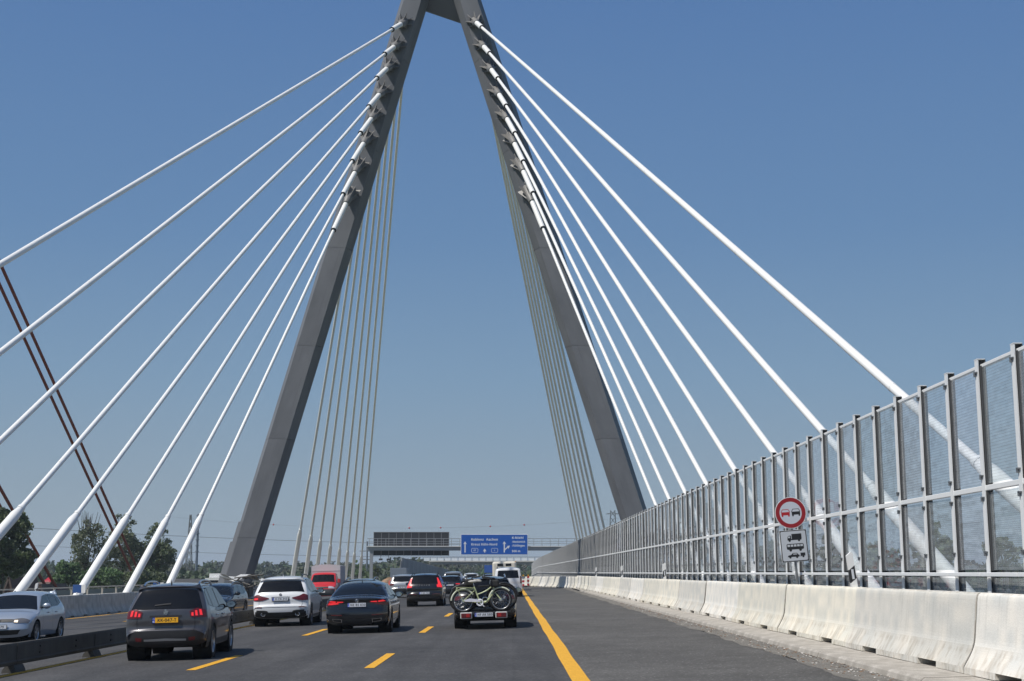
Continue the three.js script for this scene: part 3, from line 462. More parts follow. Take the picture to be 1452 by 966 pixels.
// car shell: rear at z = 0, nose at z = -L, built from a side profile (distance from rear, height, edge radius)
function shell(sp) {
  const pr = smooth(sp.profile, sp.n ?? 5), n = pr.length; let peak = 0; pr.forEach((p, i) => { if (p[1] > pr[peak][1]) peak = i; });
  const nor = pr.map((p, i) => { const a = pr[Math.max(0, i - 1)], b = pr[Math.min(n - 1, i + 1)]; const dz = b[0] - a[0], dy = b[1] - a[1], l = Math.hypot(dz, dy) || 1; return [dy / l, -dz / l]; });  // points inward
  const L = sp.L, hwMax = sp.W / 2;
  const hw = (z, y) => {
    const e = sp.ends ?? [0.55, 0.09, 0.8, 0.14]; let k = 1;
    if (z < e[0]) k -= e[1] * Math.pow(1 - Math.max(0, z) / e[0], 2); if (z > L - e[2]) k -= e[3] * Math.pow(1 - Math.max(0, L - z) / e[2], 2);
    return hwMax * k * interp(sp.wy, y);
  };
  const inset = q => { const a = Math.min(1, Math.abs(q)); return 1 - Math.pow(1 - Math.pow(a, 4.5), 1 / 2.2); };
  const S0 = (fi, q) => {
    const i = Math.min(n - 2, Math.floor(fi)), f = fi - i, A = pr[i], B = pr[i + 1], p = [A[0] + (B[0] - A[0]) * f, A[1] + (B[1] - A[1]) * f], r = A[2] + (B[2] - A[2]) * f;
    let nz = nor[i][0] + (nor[i + 1][0] - nor[i][0]) * f, ny = nor[i][1] + (nor[i + 1][1] - nor[i][1]) * f; const l = Math.hypot(nz, ny) || 1; nz /= l; ny /= l;
    const d = r * inset(q) + (sp.crown ?? 0.035) * q * q, z = p[0] + nz * d, y = p[1] + ny * d; return V(q * hw(z, y), y, -z);
  };
  const qs = []; for (let i = -12; i <= 12; i++) { const a = i / 12; qs.push(Math.sign(a) * (1 - Math.pow(1 - Math.abs(a), 1.9))); }
  const strip = gridGeo(qs.length - 1, n - 1, (u, v) => S0(v * (n - 1), qs[Math.round(u * (qs.length - 1))]));
  // side outline
  const out = pr.map((p, i) => { const s = S0(i, 1); return [-s.z, s.y]; });
  let pko = 0; out.forEach((q, i) => { if (q[1] > out[pko][1]) pko = i; });
  const zAt = (y, rear) => {   // along the outline
    const a = rear ? [0, pko] : [pko, n - 1]; let best = null;
    for (let i = a[0]; i < a[1]; i++) { const p = out[i], q = out[i + 1]; if ((p[1] - y) * (q[1] - y) <= 0 && Math.abs(p[1] - q[1]) > 1e-9) { const z = p[0] + (q[0] - p[0]) * (y - p[1]) / (q[1] - p[1]); best = best === null ? z : rear ? Math.max(best, z) : Math.min(best, z); } }
    return best ?? (y > 0.8 ? out[pko][0] : rear ? out[0][0] : out[n - 1][0]);
  };
  const yTop = Math.max(...out.map(p => p[1])) - 0.001, yBot = sp.floor ?? 0.24, aR = sp.archR ?? sp.wheelR + 0.06, aT = sp.wheelR + aR - 0.02;
  const side = [];
  const rows = (y0, y1, nr, za, zb, nc, sx) => gridGeo(nc, nr, (u, v) => { const y = y0 + (y1 - y0) * v, z = za(y) + (zb(y) - za(y)) * u; return V(sx * hw(z, y), y, -z); });
  const arc = (zw, s) => y => zw + s * Math.sqrt(Math.max(0, aR * aR - (y - sp.wheelR) ** 2));
  const [w1, w2] = sp.axles, hiT = sp.wheelR + aR;
  for (const sx of [-1, 1]) {
    side.push(rows(hiT, yTop, 20, y => zAt(y, true), y => zAt(y, false), 26, sx));
    side.push(rows(yBot, hiT, 10, y => zAt(y, true), y => Math.max(zAt(y, true) + 0.01, arc(w1, -1)(y)), 4, sx));
    side.push(rows(yBot, hiT, 10, arc(w1, 1), arc(w2, -1), 14, sx));
    side.push(rows(yBot, hiT, 10, arc(w2, 1), y => Math.max(arc(w2, 1)(y) + 0.01, zAt(y, false)), 4, sx));
  }
  const idxAt = (y, rear) => { // float index on the centre profile
    if (rear) { for (let i = 0; i < peak; i++) if ((pr[i][1] - y) * (pr[i + 1][1] - y) <= 0 && pr[i][1] !== pr[i + 1][1]) return i + (y - pr[i][1]) / (pr[i + 1][1] - pr[i][1]); return peak - 0.01; }
    for (let i = n - 2; i >= peak; i--) if ((pr[i][1] - y) * (pr[i + 1][1] - y) <= 0 && pr[i][1] !== pr[i + 1][1]) return i + (y - pr[i][1]) / (pr[i + 1][1] - pr[i][1]); return peak;
  };
  const endPt = (rear, q, y, off) => {
    const fi = idxAt(y, rear), p = S0(fi, q), a = S0(Math.min(n - 1.01, fi + 0.05), q), b = S0(fi, q + (q > 0 ? -0.01 : 0.01)); const nn = a.sub(p).cross(b.sub(p)).normalize();
    const outw = V(q * 0.9, (y - 0.7) * 0.6, rear ? 1 : -1); if (nn.dot(outw) < 0) nn.negate(); return p.addScaledVector(nn, off);
  };
  return { pr, n, peak, hw, S0, strip, side, zAt, endPt, out, L, aR, yBot };
}
const curve = (pts, t) => { const f = t * (pts.length - 1), i = Math.min(pts.length - 2, Math.floor(f)), k = f - i; return [pts[i][0] + (pts[i + 1][0] - pts[i][0]) * k, pts[i][1] + (pts[i + 1][1] - pts[i][1]) * k]; };
// patch between a top and a bottom polyline in (q, y) on an end, or (z, y) on a side
const endPatch = (sh_, rear, top, bot, off = 0.006, nu = 20, nv = 6) => gridGeo(nu, nv, (u, v) => { const a = curve(bot, u), b = curve(top, u); return sh_.endPt(rear, a[0] + (b[0] - a[0]) * v, a[1] + (b[1] - a[1]) * v, off); }, (u, v) => [u, v]);
const sidePatch = (sh_, sx, top, bot, off = 0.006, nu = 12, nv = 5) => gridGeo(nu, nv, (u, v) => { const a = curve(bot, u), b = curve(top, u), z = a[0] + (b[0] - a[0]) * v, y = a[1] + (b[1] - a[1]) * v; return V(sx * (sh_.hw(z, y) + off), y, -z); });
const mir = l => l.map(p => [-p[0], p[1]]).reverse();

const WY = { suv: [[0.2, 0.93], [0.4, 0.98], [0.62, 1.0], [0.82, 0.995], [0.96, 0.965], [1.02, 0.945], [1.5, 0.715], [1.6, 0.66]], car: [[0.18, 0.93], [0.35, 0.98], [0.55, 1.0], [0.75, 0.995], [0.88, 0.965], [0.94, 0.945], [1.38, 0.70], [1.46, 0.64]], van: [[0.2, 0.95], [0.4, 0.99], [0.7, 1], [1.05, 0.985], [1.15, 0.97], [1.85, 0.85], [1.95, 0.82]] };
function car(sp) {
  const t = thing(sp.name, sp.label, sp.category, [0, 0, 0], sp.group), s = shell(sp), det = sp.detail ?? 1;
  const body = part(t, 'body', [s.strip, ...s.side], sp.paint);
  part(t, 'underbody', [box(sp.W * 0.8, 0.12, sp.L * 0.86, 0, s.yBot + 0.06, -sp.L / 2), box(sp.W * 0.55, 0.45, sp.L * 0.8, 0, s.yBot + 0.3, -sp.L / 2)], under);
  const wg = wheelGeos(sp.wheelR, sp.tyreW ?? 0.225, sp.spokes ?? 5);
  for (const z of sp.axles) for (const sx of [-1, 1]) {
    const w = new THREE.Group(); w.name = 'wheel'; t.add(w); w.position.set(sx * (sp.W / 2 * 0.985 - (sp.tyreW ?? 0.225) / 2), sp.wheelR, -z); w.rotation.y = sx > 0 ? 0 : Math.PI; w.rotation.x = z;
    part(w, 'tyre', wg.tyre, tyreMat); part(w, 'rim', wg.rim, sp.rim ?? alloy); part(w, 'brake_disc', wg.disc, under);
    part(t, 'wheel_arch', new THREE.CylinderGeometry(s.aR + 0.004, s.aR + 0.004, 0.36, 24, 1, true, 0, Math.PI).rotateZ(Math.PI / 2).rotateX(Math.PI).translate(sx * (sp.W / 2 * 0.99 - 0.185), sp.wheelR, -z), under);
    if (sp.cladding) part(t, 'arch_cladding', gridGeo(20, 1, (u, v) => { const a = Math.PI * u, R = s.aR + v * 0.055 - 0.005, zz = z + Math.cos(a) * R, y = Math.max(s.yBot, sp.wheelR + Math.sin(a) * R); return V(sx * (s.hw(zz, y) + 0.01), y, -zz); }), plastic);
  }
  for (const w of sp.glassRear ?? []) part(t, 'rear_window', endPatch(s, true, w[0], w[1], 0.007, 24, 8), carGlass);
  if (sp.glassFront) part(t, 'windscreen', endPatch(s, false, sp.glassFront[0], sp.glassFront[1], 0.007, 24, 8), carGlass);
  for (const w of sp.glassSide ?? []) for (const sx of [-1, 1]) part(t, 'side_window', sidePatch(s, sx, w[0], w[1]), carGlass);
  for (const [top, bot] of sp.glassTrim ?? []) for (const sx of [-1, 1]) part(t, 'window_trim', sidePatch(s, sx, top, bot, 0.004), sp.chromeTrim ? chrome : trim);
  for (const [name, mat, top, bot, off, both] of sp.rear ?? []) { part(t, name, endPatch(s, true, top, bot, off ?? 0.009, 14, 4), mat); if (both) part(t, name, endPatch(s, true, mir(top), mir(bot), off ?? 0.009, 14, 4), mat); }
  for (const [name, mat, top, bot, off, both] of sp.front ?? []) { part(t, name, endPatch(s, false, top, bot, off ?? 0.009, 14, 4), mat); if (both) part(t, name, endPatch(s, false, mir(top), mir(bot), off ?? 0.009, 14, 4), mat); }
  for (const [name, mat, top, bot, off] of sp.sides ?? []) for (const sx of [-1, 1]) part(t, name, sidePatch(s, sx, top, bot, off ?? 0.006), mat);
  if (sp.lower) part(t, 'lower_bumper', endPatch(s, true, [[-0.999, sp.lower], [0.999, sp.lower]], [[-0.999, s.yBot + 0.02], [0.999, s.yBot + 0.02]], 0.006, 30, 5), sp.lowerMat ?? plastic);
  if (sp.lowerFront) part(t, 'lower_bumper', endPatch(s, false, [[-0.9, sp.lowerFront], [0.9, sp.lowerFront]], [[-0.9, s.yBot + 0.03], [0.9, s.yBot + 0.03]], 0.006, 30, 5), plastic);
  if (sp.plate) { const y = sp.plate.y, rear = !sp.plate.front, p = s.endPt(rear, 0, y, 0.03); const pl = part(t, 'number_plate', box(0.54, 0.125, 0.012, 0, 0, 0), plastic); pl.position.copy(p); const f = new THREE.Mesh(new THREE.PlaneGeometry(0.52, 0.112).translate(0, 0, 0.008), std(0xffffff, 0.5, 0, { map: plateTex(sp.plate.text, sp.plate.kind) })); f.name = 'plate_face'; sh(f); pl.add(f); if (!rear) pl.rotation.y = Math.PI; pl.rotation.x = rear ? -0.06 : 0.06; }
  if (sp.mirrors) for (const sx of [-1, 1]) { const [z, y] = sp.mirrors, x = s.hw(z, y); const m = part(t, 'mirror', new THREE.SphereGeometry(1, 14, 10).scale(0.12, 0.085, 0.075).translate(sx * (x + 0.13), y + 0.02, -z), sp.mirrorMat ?? sp.paint); part(m, 'mirror_glass', new THREE.CircleGeometry(1, 18).scale(0.095, 0.065, 1).translate(sx * (x + 0.13), y + 0.02, -z + 0.078), std(lin(0.5, 0.55, 0.6), 0.06, 1)); part(m, 'mirror_arm', box(0.12, 0.03, 0.05, sx * (x + 0.04), y - 0.03, -z), trim); }
  if (sp.handles) for (const z of sp.handles) for (const sx of [-1, 1]) { const y = sp.belt - 0.13, x = s.hw(z, y); part(t, 'door_handle', rbox(0.03, 0.03, 0.2, 0.012, sx * (x + 0.018), y, -z), sp.handleMat ?? sp.paint); }
  if (sp.doors) for (const z of sp.doors) for (const sx of [-1, 1]) part(t, 'door_seam', sidePatch(s, sx, [[z - 0.005, sp.belt - 0.01], [z + 0.005, sp.belt - 0.01]], [[z - 0.005, 0.36], [z + 0.005, 0.36]], 0.003, 1, 10), trim);
  if (sp.rails) for (const sx of [-1, 1]) { const pts = []; for (let i = 0; i <= 10; i++) { const z = sp.rails[0] + (sp.rails[1] - sp.rails[0]) * i / 10; let y = 0; for (let k = 0; k < s.n - 1; k++) { const a = s.pr[k], b = s.pr[k + 1]; if ((a[0] - z) * (b[0] - z) <= 0) y = Math.max(y, a[1]); } pts.push(V(sx * s.hw(z, y - 0.04) * 0.9, y - 0.02 + 0.055 * Math.min(1, Math.min(i, 10 - i) / 1.2), -z)); } part(t, 'roof_rail', new THREE.TubeGeometry(new THREE.CatmullRomCurve3(pts), 20, 0.02, 8), sp.railMat ?? chrome); }
  if (sp.aerial) part(t, 'aerial', mg([new THREE.ConeGeometry(0.035, 0.14, 8).scale(0.5, 1, 1.3).rotateX(0.5).translate(0, sp.aerial[1] + 0.05, -sp.aerial[0])]), sp.aerialMat ?? trim);
  if (sp.wiper) part(t, 'wiper', endPatch(s, true, [[-0.32, sp.wiper + 0.02], [0.12, sp.wiper + 0.05]], [[-0.32, sp.wiper], [0.12, sp.wiper + 0.02]], 0.02, 6, 1), trim);
  if (sp.exhausts) for (const [q, y, rx, ry] of sp.exhausts) for (const sgn of [-1, 1]) { const p = s.endPt(true, q * sgn, y, 0.015); part(t, 'exhaust_tip', new THREE.TorusGeometry(1, 0.16, 8, 20).scale(rx, ry, 0.05).translate(p.x, p.y, p.z), chrome); part(t, 'exhaust_bore', new THREE.CircleGeometry(1, 16).scale(rx * 0.9, ry * 0.9, 1).translate(p.x, p.y, p.z + 0.004), under); }
  if (sp.extra) sp.extra(t, s);
  const base = yAt(sp.X, sp.Z) + (sp.dy ?? 0); t.position.set(sp.X, base, -sp.Z); t.rotation.set(0, sp.oncoming ? Math.PI + (sp.yaw ?? 0) : (sp.yaw ?? 0), 0); const tilt = Math.atan(S); t.quaternion.premultiply(new THREE.Quaternion().setFromAxisAngle(V(0, 0, 1), tilt));
  return t;
}
const place = (px, py) => { const p = onGround(px, py); return { X: p.x, Z: -p.z }; };
const thin = (a, b, y, h = 0.012) => [[[a, y + h], [b, y + h]], [[a, y], [b, y]]];
// --- dark grey crossover with yellow plate
const greyPaint = paint(lin(0.082, 0.080, 0.088), 0.34, 0.5);
const crossProf = [[0.16, 0.27, 0.1], [0.03, 0.36, 0.14], [0.0, 0.5, 0.15], [0.0, 0.615, 0.13], [0.05, 0.65, 0.12], [0.05, 0.8, 0.15], [0.06, 0.93, 0.15], [0.09, 1.04, 0.14], [0.2, 1.16, 0.11], [0.44, 1.43, 0.08], [0.415, 1.475, 0.07], [0.6, 1.515, 0.07], [1.2, 1.55, 0.08], [1.9, 1.53, 0.08], [2.35, 1.46, 0.08], [2.85, 1.22, 0.08], [3.18, 1.04, 0.1], [3.6, 0.97, 0.12], [3.98, 0.84, 0.16], [4.12, 0.66, 0.2], [4.16, 0.45, 0.2], [4.1, 0.26, 0.15]];
const mono = p => { let m = -1; return p; };
car({ name: 'crossover_car', label: 'dark grey crossover with roof rails and a yellow number plate', category: 'car', ...place(233, 938), yaw: 0.06, L: 4.1, W: 1.71, wheelR: 0.335, axles: [0.79, 3.33], profile: crossProf, wy: WY.suv, paint: greyPaint, floor: 0.25, belt: 1.0, cladding: true, ends: [0.5, 0.12, 0.8, 0.14],
  glassRear: [[[[-0.86, 1.41], [0, 1.425], [0.86, 1.41]], [[-0.93, 1.06], [-0.6, 1.035], [0, 1.03], [0.6, 1.035], [0.93, 1.06]]]],
  glassSide: [[[[0.62, 1.36], [0.95, 1.43]], [[0.55, 1.09], [0.95, 1.04]]], [[[1.0, 1.44], [1.72, 1.46]], [[1.0, 1.035], [1.76, 1.01]]], [[[1.8, 1.46], [2.3, 1.40], [2.62, 1.24]], [[1.84, 1.01], [2.5, 1.0], [2.98, 1.0]]]],
  glassFront: [[[-0.85, 1.4], [0.85, 1.4]], [[-0.9, 1.06], [0.9, 1.06]]],
  lower: 0.60, lowerMat: std(lin(0.03, 0.03, 0.032), 0.5),
  rear: [['trim_strip', plastic, [[-0.42, 0.905], [0.42, 0.905]], [[-0.42, 0.865], [0.42, 0.865]], 0.006],
    ['tail_lamp', lampRed, [[0.62, 0.975], [0.8, 1.06], [0.985, 1.07]], [[0.64, 0.86], [0.8, 0.855], [0.985, 0.855]], 0.012, true],
    ['lit_claw', lampLit, [[0.665, 0.95], [0.715, 0.955]], [[0.665, 0.885], [0.72, 0.885]], 0.018, true], ['lit_claw', lampLit, [[0.755, 0.995], [0.805, 1.0]], [[0.76, 0.89], [0.815, 0.89]], 0.018, true], ['lit_claw', lampLit, [[0.85, 1.03], [0.9, 1.035]], [[0.86, 0.9], [0.915, 0.9]], 0.018, true],
    ['bumper_lamp', lampRed, [[0.62, 0.46], [0.78, 0.47]], [[0.63, 0.385], [0.77, 0.39]], 0.014, true], ['skid_strip', alloy, [[-0.56, 0.435], [0, 0.45], [0.56, 0.435]], [[-0.56, 0.395], [0, 0.4], [0.56, 0.395]], 0.016],
    ['plate_recess', plastic, [[-0.34, 0.875], [0.34, 0.875]], [[-0.34, 0.74], [0.34, 0.74]], 0.008], ['tailgate_seam', trim, [[0.735, 0.86], [0.745, 0.86]], [[0.735, 0.62], [0.745, 0.62]], 0.004, true]],
  plate: { y: 0.81, text: 'KK-047-T', kind: 'nl' }, mirrors: [2.75, 1.03], mirrorMat: trim, handles: [1.3, 2.1], handleMat: chrome, doors: [1.76, 2.82], rails: [0.62, 2.2], aerial: [0.62, 1.52], wiper: 1.085,
  sides: [['sill', plastic, [[1.22, 0.37], [2.95, 0.37]], [[1.22, 0.26], [2.95, 0.26]], 0.012], ['bumper_side', std(lin(0.03, 0.03, 0.032), 0.5), [[0.24, 0.6], [0.44, 0.6]], [[0.2, 0.27], [0.41, 0.27]], 0.007]],
  extra: (t, s) => { const p = s.endPt(true, 0, 0.965, 0.012); part(t, 'emblem', new THREE.ExtrudeGeometry(new THREE.Shape([[-0.03, -0.055], [-0.01, -0.02], [0.0, -0.055], [0.02, -0.05], [0.02, -0.01], [0.05, -0.045], [0.035, 0.005], [0.06, 0.02], [0.02, 0.03], [0.01, 0.06], [-0.03, 0.05], [-0.02, 0.02], [-0.05, 0.01]].map(a => new THREE.Vector2(...a))), { depth: 0.008, bevelEnabled: false }).translate(p.x, p.y, p.z), chrome); } });
// --- white SUV
const whiteCar = paint(lin(0.72, 0.73, 0.74), 0.3);
const suvProf = [[0.2, 0.26, 0.1], [0.06, 0.35, 0.15], [0.0, 0.5, 0.17], [0.0, 0.68, 0.16], [0.05, 0.74, 0.15], [0.055, 0.9, 0.17], [0.09, 1.04, 0.17], [0.15, 1.13, 0.16], [0.28, 1.3, 0.1], [0.47, 1.52, 0.07], [0.43, 1.56, 0.07], [0.7, 1.63, 0.08], [1.4, 1.665, 0.08], [2.1, 1.64, 0.08], [2.6, 1.56, 0.08], [3.1, 1.3, 0.08], [3.45, 1.1, 0.1], [3.9, 1.05, 0.12], [4.4, 0.94, 0.16], [4.62, 0.72, 0.2], [4.68, 0.5, 0.2], [4.6, 0.26, 0.15]];
car({ name: 'white_suv', label: 'white sport utility car with dark red tail lamps beside the low median barrier', category: 'car', ...place(397, 889), yaw: 0.03, L: 4.68, W: 1.9, wheelR: 0.36, axles: [0.9, 3.78], profile: suvProf, wy: [[0.2, 0.93], [0.4, 0.98], [0.65, 1.0], [0.88, 0.995], [1.04, 0.965], [1.1, 0.945], [1.6, 0.74], [1.7, 0.68]], paint: whiteCar, floor: 0.25, belt: 1.08, rim: std(lin(0.1, 0.1, 0.11), 0.3, 0.8),
  glassRear: [[[[-0.84, 1.505], [0, 1.515], [0.84, 1.505]], [[-0.9, 1.16], [0, 1.135], [0.9, 1.16]]]], glassFront: [[[-0.85, 1.5], [0.85, 1.5]], [[-0.9, 1.12], [0.9, 1.12]]],
  glassSide: [[[[0.66, 1.43], [1.0, 1.52]], [[0.62, 1.2], [1.0, 1.12]]], [[[1.05, 1.53], [1.85, 1.56]], [[1.05, 1.115], [1.9, 1.09]]], [[[1.92, 1.56], [2.5, 1.50], [2.85, 1.32]], [[1.97, 1.09], [2.7, 1.08], [3.2, 1.08]]]],
  lower: 0.47, rear: [['tail_lamp', lampRed, [[0.44, 0.945], [0.72, 1.01], [0.85, 1.1], [0.99, 1.1]], [[0.44, 0.92], [0.66, 0.86], [0.85, 0.845], [0.99, 0.85]], 0.012, true], ['lit_band', lampLit, [[-0.97, 0.97], [-0.84, 0.96]], [[-0.97, 0.89], [-0.84, 0.9]], 0.018], ['reflector', lampRed, [[0.7, 0.66], [0.96, 0.67]], [[0.7, 0.625], [0.96, 0.635]], 0.014, true],
    ['diffuser', plastic, [[0.5, 0.52], [0.62, 0.54], [0.9, 0.54]], [[0.45, 0.46], [0.62, 0.46], [0.92, 0.3]], 0.012, true], ['tailgate_seam', trim, [[-0.78, 0.645], [0.78, 0.645]], [[-0.78, 0.632], [0.78, 0.632]], 0.005], ['plate_recess', std(lin(0.35, 0.36, 0.37), 0.4), [[-0.36, 0.985], [0.36, 0.985]], [[-0.32, 0.82], [0.32, 0.82]], 0.005], ['tailgate_seam', trim, [[0.8, 0.84], [0.808, 0.84]], [[0.8, 0.66], [0.808, 0.66]], 0.004, true]],
  plate: { y: 0.9, text: 'K CN 210' }, mirrors: [3.0, 1.11], mirrorMat: trim, handles: [1.5, 2.4], doors: [1.92, 3.05], rails: [0.7, 2.4], railMat: trim, aerial: [0.75, 1.635], aerialMat: whiteCar, exhausts: [[0.66, 0.4, 0.07, 0.05]],
  sides: [['sill', plastic, [[1.35, 0.36], [3.35, 0.36]], [[1.35, 0.26], [3.35, 0.26]], 0.01], ['chrome_sill', alloy, [[1.35, 0.4], [3.35, 0.4]], [[1.35, 0.37], [3.35, 0.37]], 0.014]],
  extra: (t, s) => { const p = s.endPt(true, 0, 1.04, 0.012); part(t, 'emblem', new THREE.CylinderGeometry(0.045, 0.045, 0.012, 24).rotateX(Math.PI / 2).translate(p.x, p.y, p.z), std(lin(0.05, 0.05, 0.06), 0.3)); for (const a of [0, Math.PI]) part(t, 'emblem_quarter', new THREE.CircleGeometry(0.03, 8, a, Math.PI / 2).translate(p.x, p.y, p.z + 0.008), std(lin(0.6, 0.62, 0.66), 0.3)); } });
// --- black sedan
const blackCar = paint(lin(0.006, 0.007, 0.010), 0.22);
const sedProf = [[0.18, 0.22, 0.12], [0.05, 0.3, 0.2], [0.0, 0.46, 0.26], [0.0, 0.6, 0.27], [0.03, 0.74, 0.26], [0.04, 0.86, 0.22], [0.03, 0.965, 0.14], [0.1, 1.0, 0.12], [0.35, 1.035, 0.12], [0.62, 1.07, 0.1], [1.0, 1.24, 0.08], [1.4, 1.375, 0.08], [1.8, 1.43, 0.08], [2.3, 1.45, 0.08], [2.75, 1.4, 0.08], [3.2, 1.2, 0.08], [3.65, 0.99, 0.1], [4.1, 0.92, 0.12], [4.5, 0.8, 0.16], [4.7, 0.62, 0.2], [4.75, 0.42, 0.2], [4.66, 0.22, 0.15]];
car({ name: 'black_sedan', label: 'black sedan with thin lit red tail lamps and chrome exhaust trims', category: 'car', ...place(506, 899), yaw: 0.008, L: 4.75, W: 1.83, wheelR: 0.335, axles: [0.98, 3.84], profile: sedProf, wy: WY.car, paint: blackCar, floor: 0.2, belt: 0.97, rim: std(lin(0.05, 0.05, 0.055), 0.3, 0.8),
  glassRear: [[[[-0.86, 1.375], [0, 1.385], [0.86, 1.375]], [[-0.93, 1.09], [0, 1.08], [0.93, 1.09]]]], glassFront: [[[-0.86, 1.36], [0.86, 1.36]], [[-0.92, 1.02], [0.92, 1.02]]],
  glassSide: [[[[1.25, 1.25], [1.42, 1.3]], [[1.1, 1.05], [1.42, 1.0]]], [[[1.46, 1.31], [2.2, 1.37]], [[1.46, 1.0], [2.3, 0.985]]], [[[2.28, 1.37], [2.65, 1.34], [3.0, 1.2]], [[2.37, 0.985], [2.9, 0.98], [3.4, 0.985]]]], chromeTrim: true, glassTrim: [[[[1.05, 1.0], [3.4, 0.99]], [[1.05, 0.975], [3.4, 0.965]]]],
  rear: [['tail_lamp', lampRed, [[0.44, 0.895], [0.7, 0.91], [0.985, 0.93]], [[0.44, 0.86], [0.7, 0.80], [0.985, 0.785]], 0.01, true], ['lit_bar', lampLit, [[0.47, 0.887], [0.68, 0.892]], [[0.47, 0.868], [0.68, 0.86]], 0.016, true], ['lit_bar', lampLit, [[0.72, 0.893], [0.94, 0.905]], [[0.72, 0.862], [0.94, 0.87]], 0.016, true], ['lit_bar', lampLit, [[-0.94, 0.855], [-0.62, 0.85]], [[-0.94, 0.81], [-0.62, 0.825]], 0.016], ['trunk_seam', trim, [[-0.66, 0.71], [0, 0.675], [0.66, 0.71]], [[-0.66, 0.7], [0, 0.665], [0.66, 0.7]], 0.004],
    ['reflector', lampRed, [[0.5, 0.52], [0.85, 0.535]], [[0.5, 0.5], [0.85, 0.515]], 0.012, true], ['diffuser', plastic, [[-0.5, 0.4], [0.5, 0.4]], [[-0.5, 0.25], [0.5, 0.25]], 0.008], ['exhaust_trim', chrome, [[0.5, 0.40], [0.82, 0.41]], [[0.52, 0.31], [0.8, 0.32]], 0.01, true], ['exhaust_bore', trim, [[0.525, 0.387], [0.8, 0.396]], [[0.54, 0.323], [0.785, 0.333]], 0.016, true]],
  plate: { y: 0.79, text: 'NE BS 830' }, mirrors: [3.1, 1.0], mirrorMat: blackCar, handles: [1.9, 2.75], handleMat: chrome, doors: [2.3, 3.35], aerial: [1.6, 1.41], sides: [['sill_strip', chrome, [[1.4, 0.33], [3.4, 0.33]], [[1.4, 0.31], [3.4, 0.31]], 0.012]],
  extra: (t, s) => { const p = s.endPt(true, 0, 0.915, 0.014); const g = [new THREE.TorusGeometry(0.042, 0.006, 8, 28)]; for (let i = 0; i < 3; i++) g.push(new THREE.ConeGeometry(0.009, 0.042, 6).translate(0, 0.021, 0).rotateZ(i * 2 * Math.PI / 3)); part(t, 'emblem', mg(g).translate(p.x, p.y, p.z), chrome); } });
// --- car with bicycles
const wagonProf = [[0.18, 0.24, 0.12], [0.04, 0.33, 0.2], [0.0, 0.48, 0.24], [0.0, 0.62, 0.25], [0.05, 0.7, 0.22], [0.05, 0.85, 0.2], [0.09, 0.97, 0.17], [0.16, 1.06, 0.12], [0.45, 1.37, 0.08], [0.43, 1.405, 0.07], [0.7, 1.455, 0.08], [1.5, 1.49, 0.08], [2.2, 1.475, 0.08], [2.65, 1.4, 0.08], [3.15, 1.18, 0.08], [3.5, 1.0, 0.1], [4.0, 0.93, 0.12], [4.4, 0.82, 0.16], [4.6, 0.62, 0.2], [4.64, 0.42, 0.2], [4.56, 0.23, 0.15]];
const wy15 = [[0.2, 0.93], [0.38, 0.98], [0.58, 1.0], [0.78, 0.995], [0.92, 0.965], [0.98, 0.945], [1.43, 0.72], [1.5, 0.66]];
const wagonGlass = { glassRear: [[[[-0.85, 1.36], [0, 1.375], [0.85, 1.36]], [[-0.92, 1.08], [0, 1.065], [0.92, 1.08]]]], glassFront: [[[-0.86, 1.36], [0, 1.375], [0.86, 1.36]], [[-0.92, 1.03], [0, 1.02], [0.92, 1.03]]], glassSide: [[[[0.62, 1.28], [1.0, 1.35]], [[0.56, 1.1], [1.0, 1.03]]], [[[1.05, 1.36], [1.85, 1.40]], [[1.05, 1.02], [1.9, 1.0]]], [[[1.92, 1.40], [2.55, 1.36], [2.95, 1.18]], [[1.97, 1.0], [2.7, 0.99], [3.3, 0.99]]]] };
const wagonTail = (lit) => [['tail_lamp', lit ? lampLit : lampRed, [[0.6, 0.96], [0.985, 0.99]], [[0.6, 0.85], [0.985, 0.82]], 0.012, true], ['tailgate_seam', trim, [[-0.8, 0.66], [0.8, 0.66]], [[-0.8, 0.65], [0.8, 0.65]], 0.004]];
const bikeCar = car({ name: 'dark_estate_car', label: 'dark grey estate car carrying bicycles on a rear rack', category: 'car', ...place(688, 892), yaw: 0, L: 4.64, W: 1.83, wheelR: 0.33, axles: [0.93, 3.65], profile: wagonProf, wy: wy15, paint: paint(lin(0.022, 0.025, 0.03), 0.25, 0.2), floor: 0.22, belt: 1.0, ...wagonGlass, rear: wagonTail(), lower: 0.45, mirrors: [3.05, 1.02], handles: [1.5, 2.4], doors: [1.9, 3.1], rails: [0.7, 2.4], aerial: [0.8, 1.47] });
